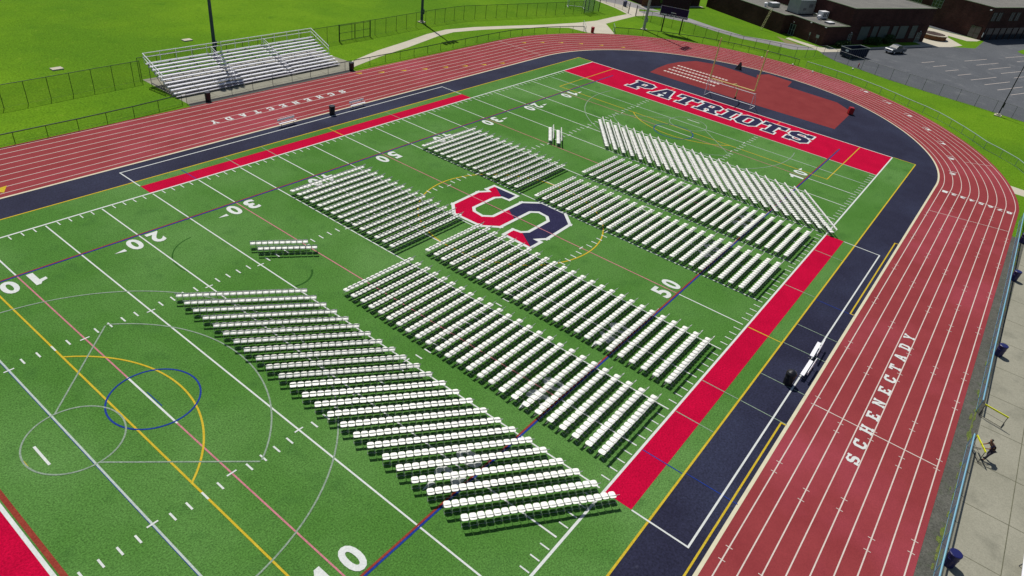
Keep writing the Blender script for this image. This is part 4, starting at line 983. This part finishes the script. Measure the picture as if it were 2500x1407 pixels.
# bushes along the shrub bed: leaf clusters in a lumpy volume
def bush(x, y, rx, ry, h, label, n=900, seed=1):
    r_ = random.Random(seed); root = empty('hedge_bush', (x,y,0), UA); tag(root, label, 'bush', 'dark bushes along the hall wall')
    lumps = [(r_.uniform(-rx,rx)*.8, r_.uniform(-ry,ry)*.6, r_.uniform(.35,.75)*h, r_.uniform(.35,.6)*h) for _ in range(int(6+rx*5))]
    m = MB()
    for _ in range(n):
        c = r_.choice(lumps); d = Vector((r_.gauss(0,1), r_.gauss(0,1), r_.gauss(0,1))).normalized()*r_.uniform(.75,1.05)*c[3]
        p = Vector((c[0],c[1],c[2]))+d; p.z = max(.05, min(p.z, h)); s = r_.uniform(.08,.17)
        a = Vector((r_.gauss(0,1), r_.gauss(0,1), r_.gauss(0,1))).normalized(); b = a.orthogonal().normalized()
        m.add([p-a*s-b*s*.6, p+a*s-b*s*.6, p+a*s+b*s*.6, p-a*s+b*s*.6], [(0,1,2,3)])
    m.build('foliage', M['leaf'], root)
    m = MB()
    for c in lumps: m.tube((c[0]*.6,c[1]*.6,0),(c[0],c[1],c[2]),.03,5)
    m.build('stem', M['dirt'], root)
bush(164.6,24.1,2.7,.7,1.15,'dark bush row in front of the low wing behind the dumpster',1100,2)
bush(176.0,20.2,3.3,.8,1.5,'long dark bush under the left window panels of the hall',1300,3)
bush(181.3,18.2,1.3,.9,1.9,'taller dark bush between the window panels of the hall',700,4)

# dumpster
root = empty('dumpster', (157.9,19.9,0), math.radians(-22)); tag(root, 'large open dark navy dumpster with a pale rim beside the car park fence', 'dumpster')
m = MB(); L_, W_, H_ = 6.2, 2.4, 1.9
m.add([(-L_/2+.35,-W_/2,.18),(L_/2-.1,-W_/2,.18),(L_/2-.1,W_/2,.18),(-L_/2+.35,W_/2,.18),(-L_/2,-W_/2,H_),(L_/2+.15,-W_/2,H_),(L_/2+.15,W_/2,H_),(-L_/2,W_/2,H_)],
      [(0,3,2,1),(0,1,5,4),(1,2,6,5),(2,3,7,6),(3,0,4,7)]); m.build('body', M['dumpnavy'], root)
m = MB(); m.path([(-L_/2,-W_/2,H_),(L_/2+.15,-W_/2,H_),(L_/2+.15,W_/2,H_),(-L_/2,W_/2,H_),(-L_/2,-W_/2,H_)], .07, 6); m.build('rim', M['dumprim'], root)
for k in range(8):
    x = -L_/2+.7+.72*k
    m = MB(); m.box((0,-W_/2-.05,.98),(.12,.09,1.6)); o = m.build('rib', M['dumpnavy'], root); o.location = (x,0,0)
m = MB(); m.box((-L_/2+.06,-.35,1.45),(.03,.7,.4),0,('Y',-.2)); m.build('placard', M['white'], root)
for x in (-2.2,2.4):
    m = MB(); m.tube((x,-.9,.1),(x,.9,.1),.1,8); m.build('roller', M['steel'], root)

# pickup truck
root = empty('pickup_truck', (172.9,14.55,0), math.radians(157)); tag(root, 'silver grey pickup truck parked along the kerb in front of the hall', 'pickup truck')
def body_prism(prof, y0, y1, name, m_, parent, taper=0):
    m = MB(); n = len(prof)
    P = [(x, y0+(taper if z > 1.15 else 0), z) for x, z in prof]+[(x, y1-(taper if z > 1.15 else 0), z) for x, z in prof]
    m.add(P, [tuple(range(n)), tuple(range(2*n-1, n-1, -1))]+[(i, n+i, n+(i+1) % n, (i+1) % n) for i in range(n)]); return m.build(name, m_, parent)
body_prism([(2.55,.40),(2.62,.62),(2.60,.90),(2.45,1.02),(1.25,1.12),(-2.55,1.10),(-2.62,.95),(-2.62,.42)], -.92, .92, 'body', M['truckpaint'], root)
body_prism([(1.30,1.11),(.62,1.62),(.40,1.70),(-.75,1.70),(-.90,1.64),(-.98,1.11)], -.84, .84, 'cab', M['truckpaint'], root, .12)
m = MB(); m.add([(1.29,-.74,1.16),(.66,-.66,1.60),(.66,.66,1.60),(1.29,.74,1.16)], [(0,3,2,1)]); o = m.build('windscreen', M['glass'], root); o.location = (.03,0,.02)
for s_ in (-1,1):
    m = MB(); m.add([(1.05,s_*.80,1.18),(.55,s_*.745,1.56),(-.80,s_*.745,1.56),(-.86,s_*.80,1.18)], [(0,1,2,3)]); o = m.build('side_window', M['glass'], root); o.location = (0,s_*.05,0)
m = MB(); m.rect(-2.5,-.78,-1.02,.78,1.112); m.build('truck_bed', M['black'], root)
m = MB(); m.box((2.64,0,.52),(.14,1.8,.22)); m.build('front_bumper', M['trucklight'], root)
m = MB(); m.box((-2.66,0,.52),(.12,1.75,.2)); m.build('rear_bumper', M['trucklight'], root)
m = MB(); m.box((2.61,0,.78),(.05,1.0,.22)); m.build('grille', M['black'], root)
for s_ in (-1,1):
    m = MB(); m.box((2.59,s_*.72,.80),(.08,.3,.18)); m.build('headlight', M['white'], root)
    m = MB(); m.box((.85,s_*1.02,1.25),(.12,.2,.16)); m.build('wing_mirror', M['truckpaint'], root)
    for x in (1.65,-1.65):
        m = MB(); m.tube((x,s_*.72,.38),(x,s_*.97,.38),.38,18); w_ = m.build('wheel', M['tyre'], root)
        m = MB(); m.tube((x,s_*.965,.38),(x,s_*.985,.38),.22,12); m.build('rim', M['trucklight'], w_)

# manhole slabs in the lawn
for x, y, lb in ((31.2,85.5,'flat pale slab in the lawn beyond the tall fence, left'),(51.0,89.3,'flat pale slab in the lawn behind the bleachers light pole')):
    m = MB(); m.box((0,0,.03),(1.3,.9,.16)); o = m.build('lawn_slab', M['walk']); o.location = (x,y,0); tag(o, lb, 'slab')

# ------------------------------------------------------------------ light
EL, AZ = math.radians(60), math.radians(65.5)
w = bpy.data.worlds.new('World'); sc.world = w; w.use_nodes = True
sk = w.node_tree.nodes.new('ShaderNodeTexSky'); sk.sky_type = 'NISHITA'; sk.sun_disc = False; sk.sun_elevation = EL; sk.sun_rotation = PI/2-AZ
bg = w.node_tree.nodes['Background']; bg.inputs['Strength'].default_value = .065
w.node_tree.links.new(sk.outputs[0], bg.inputs['Color'])
sl = bpy.data.lights.new('sun', 'SUN'); sl.energy = 4.3; sl.angle = math.radians(.53); sl.color = (1,.955,.88)
so = bpy.data.objects.new('sun', sl); COL.objects.link(so)
dirv = Vector((-math.cos(EL)*math.cos(AZ), -math.cos(EL)*math.sin(AZ), -math.sin(EL)))
so.rotation_euler = dirv.to_track_quat('-Z','Y').to_euler(); so.location = (40,60,80)

# ------------------------------------------------------------------ camera
cd = bpy.data.cameras.new('camera'); cam = bpy.data.objects.new('camera', cd); COL.objects.link(cam)
R = ((0.6140034,-0.78099593,0.11421554),(-0.3816282,-0.42041211,-0.82317287),(0.69091225,0.46184307,-0.55618454))
mw = Matrix(((R[0][0],-R[1][0],-R[2][0],CAM[0]),(R[0][1],-R[1][1],-R[2][1],CAM[1]),(R[0][2],-R[1][2],-R[2][2],CAM[2]),(0,0,0,1)))
cam.matrix_world = mw
cd.sensor_width = 36; cd.sensor_fit = 'HORIZONTAL'; cd.lens = 1663.498/2500*36; cd.shift_x = .01032; cd.shift_y = -.00255
cd.clip_start = .5; cd.clip_end = 2000
sc.camera = cam
sc.view_settings.view_transform = 'Standard'; sc.view_settings.look = 'None'; sc.view_settings.exposure = 0; sc.view_settings.gamma = 1
